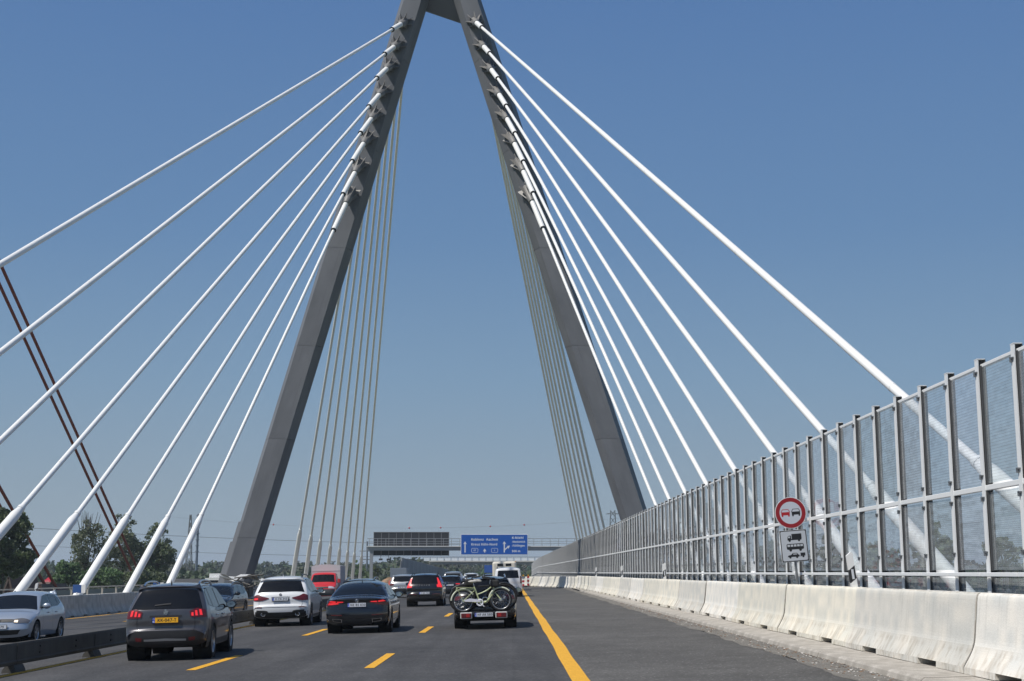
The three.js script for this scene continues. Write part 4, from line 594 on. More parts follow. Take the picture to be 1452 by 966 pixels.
// --- rear rack and bicycles
{
  const base = bikeCar.position, Zr = -base.z, X0 = base.x, q0 = bikeCar.quaternion;
  const rack = thing('bicycle_rack', 'towbar bicycle rack with two red lamp units and a number plate', 'bicycle rack', [X0, base.y, base.z]); rack.quaternion.copy(q0);
  const fr = std(lin(0.05, 0.05, 0.055), 0.4, 0.6);
  part(rack, 'drawbar', [beam(V(0, 0.4, -0.1), V(0, 0.42, 0.4), 0.08, 0.08), beam(V(0, 0.46, 0.1), V(0, 0.95, 0.12), 0.05, 0.05), beam(V(0, 0.95, 0.12), V(0, 0.95, 0.55), 0.03, 0.03)], fr);
  for (const z of [0.02, 0.16, 0.36]) part(rack, 'wheel_rail', [rbox(1.5, 0.04, 0.1, 0.01, 0, 0.48, z)], fr);
  part(rack, 'light_bar', rbox(1.25, 0.06, 0.05, 0.01, 0, 0.44, 0.5), fr);
  for (const sx of [-1, 1]) { const h = part(rack, 'lamp_housing', rbox(0.34, 0.18, 0.06, 0.025, sx * 0.5 - 0.02, 0.40, 0.53), std(lin(0.5, 0.5, 0.5), 0.4)); part(h, 'red_lens', rbox(0.29, 0.135, 0.03, 0.015, sx * 0.5 - 0.02, 0.40, 0.556), lampRed); part(h, 'reflector', rbox(0.1, 0.09, 0.01, 0.004, sx * 0.5 - 0.02 - sx * 0.05, 0.40, 0.575), std(lin(0.34, 0.015, 0.015), 0.3)); }
  const pl = part(rack, 'number_plate', box(0.54, 0.13, 0.012, -0.02, 0.42, 0.565), plastic); part(pl, 'plate_face', new THREE.PlaneGeometry(0.52, 0.115).translate(-0.02, 0.42, 0.574), std(0xffffff, 0.5, 0, { map: plateTex('HF AK 580') }));
  function bike(o) {
    const t = thing('bicycle', o.label, 'bicycle', [0, 0, 0]); t.position.copy(V(o.x, 0.5, o.z).applyQuaternion(q0).add(base)); t.quaternion.copy(q0).multiply(new THREE.Quaternion().setFromAxisAngle(V(0, 0, 1), o.roll ?? 0)); t.scale.x = o.flip ? -1 : 1;
    const R = o.R, wb = o.wb, fm = o.frame, rub = tyreMat, A = V(-wb / 2, R, 0), B = V(wb / 2, R, 0), bb = V(-0.06, R - 0.06, 0), seatTop = V(-0.21, R + 0.40, 0), head = V(0.33, R + 0.40, 0), headLow = V(0.375, R + 0.22, 0);
    for (const [c, nm] of [[A, 'wheel'], [B, 'wheel']]) {
      const w = new THREE.Group(); w.name = nm; w.position.copy(c); t.add(w); part(w, 'tyre', new THREE.TorusGeometry(R - 0.022, 0.03, 10, 40), rub); part(w, 'rim', new THREE.TorusGeometry(R - 0.052, 0.013, 8, 40), o.rim ?? alloy); part(w, 'hub', new THREE.CylinderGeometry(0.045, 0.045, 0.09, 14).rotateX(Math.PI / 2), chrome);
      const sp = []; for (let i = 0; i < 20; i++) { const a = i / 20 * 2 * Math.PI; sp.push(bar(V(0.04 * Math.cos(a + 0.9), 0.04 * Math.sin(a + 0.9), i % 2 ? 0.03 : -0.03), V((R - 0.055) * Math.cos(a), (R - 0.055) * Math.sin(a), 0), 0.0022, 0.0022, 4)); } part(w, 'spokes', sp, chrome);
      const g = part(t, 'mudguard', new THREE.TorusGeometry(R + 0.022, 0.026, 6, 30, c === A ? 2.5 : 2.2).scale(1, 1, 1.2).rotateZ(c === A ? 0.55 : 0.75).translate(c.x, c.y, 0), o.guard ?? fm);
    }
    const fl = [];
    if (o.step) { fl.push(new THREE.TubeGeometry(new THREE.CatmullRomCurve3([headLow.clone().add(V(-0.01, 0.06, 0)), V(0.22, R + 0.05, 0), V(0.1, R - 0.05, 0), bb]), 16, 0.032, 10)); fl.push(new THREE.TubeGeometry(new THREE.CatmullRomCurve3([head, V(0.12, R + 0.26, 0), V(-0.15, R + 0.16, 0)]), 14, 0.018, 8)); }
    else fl.push(bar(headLow, bb, 0.024), bar(head.clone().add(V(0, -0.05, 0)), V(-0.19, R + 0.34, 0), 0.02));
    fl.push(bar(bb, seatTop, 0.02), bar(head, headLow, 0.026), bar(A.clone().setZ(0.05), V(-0.19, R + 0.3, 0.02), 0.010), bar(A.clone().setZ(-0.05), V(-0.19, R + 0.3, -0.02), 0.010), bar(A.clone().setZ(0.05), bb, 0.011), bar(A.clone().setZ(-0.05), bb, 0.011));
    part(t, 'frame', fl, fm); part(t, 'fork', [bar(headLow, V(wb / 2, R, 0.055), 0.015), bar(headLow, V(wb / 2, R, -0.055), 0.015)], fm);
    part(t, 'seat_post', bar(seatTop, V(-0.235, R + 0.52, 0), 0.014), chrome); const sd = part(t, 'saddle', new THREE.SphereGeometry(1, 16, 10).scale(0.15, 0.035, 0.08).translate(-0.23, R + 0.545, 0), o.saddle ?? std(lin(0.5, 0.48, 0.44), 0.6)); part(sd, 'saddle_nose', new THREE.SphereGeometry(1, 12, 8).scale(0.1, 0.025, 0.03).translate(-0.08, R + 0.545, 0), o.saddle ?? std(lin(0.5, 0.48, 0.44), 0.6));
    part(t, 'handlebar', [bar(head, V(0.3, R + 0.56, 0), 0.022), new THREE.TubeGeometry(new THREE.CatmullRomCurve3([V(0.16, R + 0.6, 0.2), V(0.28, R + 0.6, 0.1), V(0.3, R + 0.56, 0), V(0.28, R + 0.6, -0.1), V(0.16, R + 0.6, -0.2)]), 18, 0.019, 8), rbox(0.16, 0.12, 0.16, 0.04, 0.36, R + 0.5, 0)], blackPaint);
    part(t, 'grip', [bar(V(0.22, R + 0.6, 0.17), V(0.06, R + 0.62, 0.21), 0.026), bar(V(0.22, R + 0.6, -0.17), V(0.06, R + 0.62, -0.21), 0.026)], blackRubber); part(t, 'handlebar_bag', rbox(0.26, 0.2, 0.2, 0.05, 0.38, R + 0.46, 0), o.bag ?? blackRubber); part(t, 'basket_lamp', new THREE.SphereGeometry(0.05, 10, 8).scale(1.2, 0.9, 0.9).translate(0.4, R + 0.42, 0), blackPaint);
    const cr = part(t, 'crankset', [new THREE.TorusGeometry(0.085, 0.022, 8, 28).translate(bb.x, bb.y, 0.06), bar(V(bb.x, bb.y, 0.07), V(bb.x + 0.12, bb.y - 0.12, 0.08), 0.012)], o.crank ?? chrome); part(cr, 'pedal', rbox(0.09, 0.025, 0.08, 0.01, bb.x + 0.13, bb.y - 0.13, 0.12), blackRubber);
    if (o.chainguard) part(t, 'chain_guard', extrudeZ([[bb.x + 0.02, bb.y + 0.08], [bb.x + 0.02, bb.y + 0.02], [A.x + 0.06, A.y - 0.015], [A.x + 0.02, A.y + 0.03], [A.x + 0.2, A.y + 0.07]], 0.02).translate(0, 0, 0.09), o.chainguard);
    if (o.carrier) part(t, 'carrier', [beam(V(-0.22, R + 0.36, 0.05), V(-0.72, R + 0.4, 0.05), 0.014, 0.014), beam(V(-0.22, R + 0.36, -0.05), V(-0.72, R + 0.4, -0.05), 0.014, 0.014), beam(V(-0.72, R + 0.4, -0.05), V(-0.72, R + 0.4, 0.05), 0.014, 0.014), bar(V(-0.7, R + 0.4, 0.06), V(A.x, R, 0.07), 0.007), bar(V(-0.7, R + 0.4, 0.05), V(-0.74, R + 0.26, 0.05), 0.012), beam(V(-0.22, R + 0.33, 0), V(-0.68, R + 0.33, 0), 0.07, 0.03)], fm);
    return t;
  }
  const pale = new THREE.MeshPhysicalMaterial({ color: lin(0.50, 0.55, 0.30), roughness: 0.3, clearcoat: 0.6 }), dk = std(lin(0.015, 0.015, 0.017), 0.4);
  bike({ label: 'pale green step-through bicycle with white chain ring and carrier on the rear rack', x: -0.06, z: 0.36, R: 0.315, wb: 1.08, frame: pale, step: true, guard: std(lin(0.6, 0.62, 0.5), 0.4), crank: std(lin(0.75, 0.76, 0.8), 0.4), chainguard: std(lin(0.68, 0.68, 0.75), 0.4), carrier: true, roll: 0.02 });
  bike({ label: 'black bicycle with larger wheels mounted behind the pale green one on the rack', x: -0.03, z: 0.16, R: 0.375, wb: 1.2, frame: dk, rim: dk, guard: dk, saddle: dk, roll: 0.02, flip: true });
  bike({ label: 'dark grey bicycle with a pale saddle, innermost of the bicycles on the rack', x: -0.1, z: 0.02, R: 0.35, wb: 1.08, frame: std(lin(0.12, 0.125, 0.13), 0.35, 0.3), rim: dk, guard: dk, roll: 0.02 });
}
// --- black compact SUV
const cSuv = [[0.18, 0.26, 0.12], [0.04, 0.36, 0.2], [0.0, 0.5, 0.24], [0.0, 0.66, 0.25], [0.05, 0.74, 0.22], [0.05, 0.9, 0.2], [0.08, 1.02, 0.18], [0.14, 1.12, 0.13], [0.42, 1.5, 0.08], [0.4, 1.545, 0.07], [0.7, 1.61, 0.08], [1.4, 1.65, 0.08], [2.0, 1.63, 0.08], [2.45, 1.55, 0.08], [2.95, 1.28, 0.08], [3.3, 1.1, 0.1], [3.7, 1.05, 0.12], [4.15, 0.93, 0.16], [4.38, 0.7, 0.2], [4.42, 0.48, 0.2], [4.34, 0.26, 0.15]];
const cGlass = { glassRear: [[[[-0.84, 1.49], [0, 1.5], [0.84, 1.49]], [[-0.8, 1.16], [0, 1.12], [0.8, 1.16]]]], glassFront: [[[-0.85, 1.5], [0.85, 1.5]], [[-0.9, 1.12], [0.9, 1.12]]], glassSide: [[[[0.64, 1.42], [0.98, 1.5]], [[0.6, 1.22], [0.98, 1.12]]], [[[1.02, 1.51], [1.75, 1.54]], [[1.02, 1.115], [1.8, 1.09]]], [[[1.82, 1.54], [2.35, 1.48], [2.7, 1.3]], [[1.87, 1.09], [2.6, 1.08], [3.0, 1.08]]]] };
const wyS = [[0.2, 0.93], [0.4, 0.98], [0.65, 1.0], [0.88, 0.995], [1.04, 0.965], [1.1, 0.945], [1.6, 0.73], [1.7, 0.67]];
car({ name: 'black_suv', label: 'black compact sport utility car with tall boomerang-shaped red tail lamps', category: 'car', ...place(602, 860.5), yaw: 0.01, L: 4.42, W: 1.87, wheelR: 0.355, axles: [0.85, 3.55], profile: cSuv, wy: wyS, paint: paint(lin(0.010, 0.010, 0.011), 0.25), floor: 0.25, belt: 1.08, ...cGlass, lower: 0.5,
  rear: [['tail_lamp', lampLit, [[0.82, 1.44], [0.9, 1.44]], [[0.80, 1.1], [0.97, 1.12]], 0.012, true], ['tail_lamp', lampLit, [[0.72, 1.1], [0.985, 1.12]], [[0.74, 0.96], [0.985, 0.97]], 0.012, true], ['reflector', lampRed, [[0.45, 0.62], [0.9, 0.66]], [[0.45, 0.6], [0.9, 0.63]], 0.012, true]], plate: { y: 0.66, text: 'F DN 193' }, mirrors: [2.85, 1.1], handles: [1.4, 2.3], doors: [1.82, 2.9], rails: [0.65, 2.2], railMat: trim, aerial: [0.7, 1.61],
  extra: (t, s) => { for (let i = 0; i < 5; i++) { const q = (i - 2) * 0.14, p = s.endPt(true, q, 1.06, 0.012); const m = part(t, 'letter', new THREE.PlaneGeometry(0.07, 0.06), std(0xffffff, 0.4, 0, { map: text(64, 64, (c) => { c.fillStyle = '#0b0b0c'; c.fillRect(0, 0, 64, 64); c.fillStyle = '#b8bcc2'; c.font = 'bold 56px sans-serif'; c.textAlign = 'center'; c.fillText('VOLVO'[i], 32, 52); }) })); m.position.copy(p); m.rotation.x = -0.25; } } });
// --- silver hatchback ahead, with round red lamps
const hatchTail = (m) => [['tail_lamp', m, [[0.7, 1.04], [0.985, 1.05]], [[0.7, 0.9], [0.985, 0.88]], 0.012, true]];
car({ name: 'silver_hatchback', label: 'silver compact car with dark lower bumper ahead of the black sedan', category: 'car', ...place(570, 848), L: 4.35, W: 1.82, wheelR: 0.345, axles: [0.85, 3.5], profile: cSuv, wy: wyS, paint: paint(lin(0.48, 0.49, 0.5), 0.3, 0.5), floor: 0.25, belt: 1.08, ...cGlass, lower: 0.66, rear: hatchTail(lampRed), plate: { y: 0.72, text: 'BM AD 71' }, mirrors: [2.85, 1.1] });
car({ name: 'dark_hatchback', label: 'dark car whose roof shows over the black sedan', category: 'car', X: -6.45, Z: 58, L: 4.6, W: 1.82, wheelR: 0.34, axles: [0.9, 3.6], profile: wagonProf, wy: wy15, paint: paint(lin(0.02, 0.025, 0.035), 0.28, 0.3), floor: 0.22, belt: 1.0, ...wagonGlass, rear: wagonTail(), lower: 0.4, mirrors: [3.05, 1.02], rails: [0.7, 2.4] });
car({ name: 'dark_hatchback', label: 'black hatchback with a lit red lamp just beyond the boomerang-lamp car', category: 'car', ...place(638, 847.5), L: 4.4, W: 1.82, wheelR: 0.34, axles: [0.86, 3.5], profile: wagonProf, wy: wy15, paint: paint(lin(0.012, 0.013, 0.016), 0.25), floor: 0.22, belt: 1.0, ...wagonGlass, rear: [['tail_lamp', lampRed, [[0.5, 0.95], [0.985, 0.98]], [[0.5, 0.88], [0.985, 0.84]], 0.012, true], ['lit_bar', lampLit, [[0.5, 0.93], [0.96, 0.95]], [[0.5, 0.89], [0.96, 0.89]], 0.018, true]], plate: { y: 0.84, text: 'W LT 467' }, lower: 0.4, mirrors: [3.05, 1.02] });
car({ name: 'grey_suv', label: 'grey sport utility car beyond the black hatchback, only its upper part in view', category: 'car', ...place(642, 839.5), L: 4.7, W: 1.9, wheelR: 0.36, axles: [0.9, 3.78], profile: cSuv.map(p => [p[0] * 1.06, p[1] * 1.1, p[2]]), wy: wyS.map(p => [p[0] * 1.1, p[1]]), paint: paint(lin(0.34, 0.35, 0.36), 0.3, 0.4), floor: 0.27, belt: 1.15, glassRear: [[[[-0.84, 1.62], [0.84, 1.62]], [[-0.88, 1.27], [0.88, 1.27]]]], glassFront: [[[-0.85, 1.6], [0.85, 1.6]], [[-0.9, 1.25], [0.9, 1.25]]], rear: hatchTail(lampRed), lower: 0.5 });
car({ name: 'white_car', label: 'white car with dark rear window far ahead in the middle lane', category: 'car', ...place(668, 835), L: 4.5, W: 1.85, wheelR: 0.35, axles: [0.87, 3.6], profile: cSuv, wy: wyS, paint: whiteCar, floor: 0.25, belt: 1.08, ...cGlass, rear: hatchTail(lampRed), lower: 0.45 });
car({ name: 'dark_hatchback', label: 'dark blue car far ahead beyond the silver compact car', category: 'car', X: -9.6 + 1.1, Z: 118, L: 4.5, W: 1.82, wheelR: 0.34, axles: [0.86, 3.5], profile: cSuv, wy: wyS, paint: paint(lin(0.015, 0.025, 0.05), 0.28), floor: 0.25, belt: 1.08, ...cGlass, rear: hatchTail(lampRed), lower: 0.4 });
car({ name: 'blue_car', label: 'blue-grey car far ahead between the white car and the white van', category: 'car', ...place(694, 834), L: 4.5, W: 1.82, wheelR: 0.34, axles: [0.86, 3.5], profile: wagonProf, wy: wy15, paint: paint(lin(0.06, 0.09, 0.15), 0.3), floor: 0.22, belt: 1.0, ...wagonGlass, rear: wagonTail(), lower: 0.4 });
// --- white van
const vanProf = [[0.14, 0.28, 0.12], [0.03, 0.38, 0.18], [0.0, 0.52, 0.2], [0.02, 0.66, 0.2], [0.05, 0.8, 0.15], [0.05, 1.0, 0.13], [0.07, 1.15, 0.12], [0.17, 1.6, 0.1], [0.23, 1.80, 0.09], [0.35, 1.88, 0.1], [0.8, 1.91, 0.1], [2.0, 1.92, 0.1], [2.8, 1.86, 0.1], [3.2, 1.7, 0.1], [3.7, 1.3, 0.1], [3.95, 1.12, 0.12], [4.3, 0.98, 0.15], [4.45, 0.75, 0.2], [4.5, 0.5, 0.2], [4.42, 0.28, 0.15]];
car({ name: 'white_van', label: 'white high-roofed van in the lane beside the solid yellow edge line', category: 'van', ...place(721, 847), L: 4.5, W: 1.85, wheelR: 0.335, axles: [0.85, 3.55], profile: vanProf, wy: WY.van, paint: paint(lin(0.68, 0.69, 0.71), 0.32), floor: 0.27, belt: 1.15, ends: [0.4, 0.05, 0.8, 0.14],
  glassRear: [[[[-0.8, 1.72], [0.8, 1.72]], [[-0.82, 1.22], [0.82, 1.22]]]], glassFront: [[[-0.85, 1.7], [0.85, 1.7]], [[-0.9, 1.2], [0.9, 1.2]]], glassSide: [[[[0.5, 1.68], [1.6, 1.7]], [[0.46, 1.2], [1.6, 1.2]]], [[[1.7, 1.7], [2.6, 1.7], [3.0, 1.6]], [[1.7, 1.2], [2.8, 1.2], [3.4, 1.2]]]], rear: [['tail_lamp', lampRed, [[0.9, 1.35], [0.995, 1.35]], [[0.88, 0.86], [0.995, 0.86]], 0.012, true], ['tailgate_seam', trim, [[-0.8, 0.7], [0.8, 0.7]], [[-0.8, 0.685], [0.8, 0.685]], 0.004]], lower: 0.46, mirrors: [3.3, 1.2], mirrorMat: trim, rails: [0.5, 2.6], railMat: trim });
// --- motorhome seen over the van
{
  const p = onGround(716, 838.5), t = thing('motorhome', 'cream motorhome whose roof shows over the white van', 'motorhome', [p.x, p.y, p.z]); t.quaternion.setFromAxisAngle(V(0, 0, 1), Math.atan(S));
  const b = rbox(2.1, 2.0, 5.2, 0.22, 0, 1.55, -2.6); part(t, 'body', b, paint(lin(0.66, 0.62, 0.53), 0.4)); for (const sx of [-1, 1]) part(t, 'rear_window', rbox(0.5, 0.22, 0.03, 0.01, sx * 0.36, 2.25, 0.005), carGlass); part(t, 'rear_window', rbox(1.3, 0.6, 0.03, 0.01, 0, 1.65, 0.005), carGlass); part(t, 'bumper', rbox(2.0, 0.25, 0.2, 0.04, 0, 0.5, 0), plastic); for (const sx of [-1, 1]) part(t, 'tail_lamp', rbox(0.12, 0.4, 0.03, 0.01, sx * 0.9, 0.9, 0.01), lampRed); part(t, 'marker_lamp', rbox(0.1, 0.06, 0.04, 0.01, 0.98, 2.5, 0), std(lin(0.6, 0.25, 0.02), 0.4));
  const wg = wheelGeos(0.35, 0.22); for (const z of [1.2, 4.4]) for (const sx of [-1, 1]) { const w = new THREE.Group(); w.name = 'wheel'; t.add(w); w.position.set(sx * 0.9, 0.35, -z); w.rotation.y = sx > 0 ? 0 : Math.PI; part(w, 'tyre', wg.tyre, tyreMat); part(w, 'rim', wg.rim, alloy); }
}
// ------------------------------------------------------------------ oncoming vehicles
const silver = paint(lin(0.42, 0.47, 0.54), 0.3, 0.5);
const golfProf = [[0.15, 0.24, 0.12], [0.03, 0.33, 0.2], [0.0, 0.5, 0.22], [0.03, 0.65, 0.22], [0.05, 0.85, 0.18], [0.1, 0.98, 0.15], [0.18, 1.08, 0.12], [0.5, 1.39, 0.08], [0.46, 1.43, 0.07], [0.8, 1.46, 0.08], [1.5, 1.48, 0.08], [2.1, 1.45, 0.08], [2.4, 1.39, 0.08], [2.8, 1.18, 0.08], [3.2, 0.97, 0.1], [3.6, 0.90, 0.12], [3.95, 0.78, 0.14], [4.08, 0.68, 0.2], [4.13, 0.56, 0.22], [4.17, 0.42, 0.24], [4.12, 0.3, 0.22], [4.05, 0.2, 0.15]];
car({ name: 'silver_oncoming_car', label: 'silver hatchback coming the other way with one headlamp glowing, beyond the median barrier', category: 'car', oncoming: true, X: -14.72, Z: 43.0, dy: -0.07, yaw: 0.065, L: 4.2, W: 1.79, wheelR: 0.32, axles: [0.8, 3.38], profile: golfProf, wy: wy15, paint: silver, floor: 0.2, belt: 0.98,
  glassFront: [[[-0.86, 1.36], [0, 1.37], [0.86, 1.36]], [[-0.92, 1.0], [0, 0.985], [0.92, 1.0]]], glassRear: wagonGlass.glassRear, glassSide: [[[[0.62, 1.25], [0.95, 1.34]], [[0.6, 1.1], [0.95, 1.03]]], [[[1.0, 1.35], [1.7, 1.38]], [[1.0, 1.02], [1.75, 1.0]]], [[[1.77, 1.38], [2.3, 1.33], [2.65, 1.17]], [[1.82, 1.0], [2.5, 0.985], [3.02, 0.985]]]],
  front: [['headlamp', headLens, [[0.5, 0.72], [0.75, 0.765], [0.985, 0.775]], [[0.52, 0.615], [0.75, 0.61], [0.95, 0.64]], 0.01, true], ['grille', plastic, [[-0.5, 0.72], [0.5, 0.72]], [[-0.5, 0.635], [0.5, 0.635]], 0.008], ['air_intake', plastic, [[-0.8, 0.42], [0.8, 0.42]], [[-0.7, 0.28], [0.7, 0.28]], 0.008], ['headlamp_bulb', headLit, [[-0.66, 0.70], [-0.55, 0.69]], [[-0.66, 0.63], [-0.54, 0.635]], 0.016], ['headlamp_bulb', headLit, [[0.55, 0.69], [0.62, 0.69]], [[0.54, 0.645], [0.62, 0.64]], 0.016]],
  rear: hatchTail(lampRed), plate: { y: 0.5, text: 'K K 679', front: true }, mirrors: [2.72, 1.02], handles: [1.35, 2.2], doors: [1.76, 2.8],
  extra: (t, s) => { const p = s.endPt(false, 0, 0.68, 0.02); part(t, 'emblem', new THREE.CylinderGeometry(0.06, 0.06, 0.015, 24).rotateX(Math.PI / 2).translate(p.x, p.y, p.z), chrome); } });
car({ name: 'dark_oncoming_car', label: 'dark blue estate car coming the other way behind the grey crossover', category: 'car', oncoming: true, X: -12.4, Z: 60.5, L: 4.7, W: 1.82, wheelR: 0.33, axles: [0.95, 3.66], profile: wagonProf.map(p => [p[0] * 1.013, p[1] * 0.975, p[2]]), wy: wy15, paint: paint(lin(0.012, 0.02, 0.032), 0.25, 0.3), floor: 0.22, belt: 0.98,
  ...wagonGlass, glassFront: [[[-0.86, 1.33], [0, 1.34], [0.86, 1.33]], [[-0.92, 1.0], [0, 0.99], [0.92, 1.0]]], glassSide: wagonGlass.glassSide.map(w => w.map(l => l.map(p => [p[0], p[1] * 0.975]))), glassRear: [[[[-0.85, 1.32], [0.85, 1.32]], [[-0.92, 1.05], [0.92, 1.05]]]],
  front: [['headlamp', headLens, [[0.55, 0.72], [0.985, 0.76]], [[0.57, 0.6], [0.97, 0.62]], 0.01, true], ['headlamp_bulb', headLit, [[-0.8, 0.7], [-0.64, 0.69]], [[-0.8, 0.63], [-0.64, 0.63]], 0.016], ['grille', chrome, [[-0.45, 0.71], [0.45, 0.71]], [[-0.42, 0.6], [0.42, 0.6]], 0.008], ['air_intake', plastic, [[-0.8, 0.42], [0.8, 0.42]], [[-0.7, 0.28], [0.7, 0.28]], 0.008]], rear: hatchTail(lampRed), plate: { y: 0.48, text: 'LEV P 31', front: true }, mirrors: [3.05, 1.0], handles: [1.5, 2.4], doors: [1.9, 3.1], rails: [0.7, 2.4] });
{ // red pick-up with a grey canvas cover
  const sp = { L: 2.3, W: 1.9, wheelR: 0.34, axles: [0.2, 1.42], wy: WY.van, ends: [0.01, 0, 0.8, 0.14], floor: 0.3, profile: [[0.05, 0.3, 0.02], [0.02, 0.6, 0.03], [0.02, 1.2, 0.05], [0.06, 1.85, 0.1], [0.3, 1.93, 0.1], [0.8, 1.92, 0.1], [1.0, 1.84, 0.1], [1.3, 1.55, 0.1], [1.62, 1.2, 0.1], [1.9, 1.08, 0.14], [2.18, 0.95, 0.18], [2.27, 0.7, 0.2], [2.3, 0.5, 0.2], [2.24, 0.3, 0.15]] };
  const red = paint(lin(0.55, 0.02, 0.022), 0.35), p0 = { X: -13.1, Z: 97 };
  const t = thing('red_pickup_truck', 'red pick-up truck with a grey canvas load cover coming the other way', 'truck', [p0.X, yAt(p0.X, p0.Z), -p0.Z]);
  const s = shell({ ...sp, profile: sp.profile }); part(t, 'cab', [s.strip, ...s.side], red); part(t, 'windscreen', endPatch(s, false, [[-0.86, 1.78], [0.86, 1.78]], [[-0.9, 1.27], [0.9, 1.27]], 0.008, 20, 6), carGlass);
  for (const sx of [-1, 1]) { part(t, 'side_window', sidePatch(s, sx, [[0.35, 1.75], [0.95, 1.74]], [[0.35, 1.25], [1.4, 1.25]], 0.006), carGlass); part(t, 'headlamp', endPatch(s, false, sx > 0 ? [[0.55, 0.98], [0.985, 1.0]] : [[-0.985, 1.0], [-0.55, 0.98]], sx > 0 ? [[0.55, 0.83], [0.985, 0.84]] : [[-0.985, 0.84], [-0.55, 0.83]], 0.012, 10, 3), std(lin(0.6, 0.62, 0.66), 0.15, 0.3)); part(t, 'mirror', rbox(0.2, 0.28, 0.1, 0.04, sx * 1.12, 1.32, -1.5), sx < 0 ? red : red); part(t, 'mirror_arm', box(0.12, 0.03, 0.04, sx * 0.98, 1.22, -1.5), trim); }
  part(t, 'grille', endPatch(s, false, [[-0.54, 0.95], [0.54, 0.95]], [[-0.54, 0.85], [0.54, 0.85]], 0.01, 10, 3), plastic); part(t, 'bumper', endPatch(s, false, [[-0.99, 0.78], [0.99, 0.78]], [[-0.99, 0.34], [0.99, 0.34]], 0.012, 20, 5), std(lin(0.05, 0.05, 0.055), 0.5)); part(t, 'number_plate', box(0.52, 0.11, 0.02, 0, 0.6, -2.345), whitePaint);
  const cv = std(lin(0.36, 0.36, 0.39), 0.75), ribs = std(lin(0.5, 0.5, 0.52), 0.7);
  const arch = (w, h0, h1) => { const l = [[-w, 0.75], [w, 0.75], [w, h0]]; for (let i = 1; i < 8; i++) { const a = i / 8; l.push([w - 2 * w * a, h0 + (h1 - h0) * Math.sin(Math.PI * a)]); } l.push([-w, h0]); return l; };
  part(t, 'canvas_cover', extrudeZ(arch(1.0, 2.36, 2.46), 3.0).translate(0, 0, 3.05), cv); part(t, 'cover_edge', extrudeZ(arch(1.02, 2.38, 2.49), 0.06).translate(0, 0, 0.08), ribs); part(t, 'cover_edge', extrudeZ([[-0.97, 2.0], [0.97, 2.0], [0.97, 2.04], [-0.97, 2.04]], 0.03).translate(0, 0, 0.035), cv); part(t, 'load_bed', box(2.0, 0.4, 3.0, 0, 0.62, 1.55), plastic);
  const wg = wheelGeos(0.34, 0.22); for (const z of [1.42, -1.6]) for (const sx of [-1, 1]) { const w = new THREE.Group(); w.name = 'wheel'; t.add(w); w.position.set(sx * 0.83, 0.34, -z); w.rotation.y = sx > 0 ? 0 : Math.PI; part(w, 'tyre', wg.tyre, tyreMat); part(w, 'rim', wg.rim, alloy); }
  t.rotation.y = Math.PI; t.quaternion.premultiply(new THREE.Quaternion().setFromAxisAngle(V(0, 0, 1), Math.atan(S)));
}
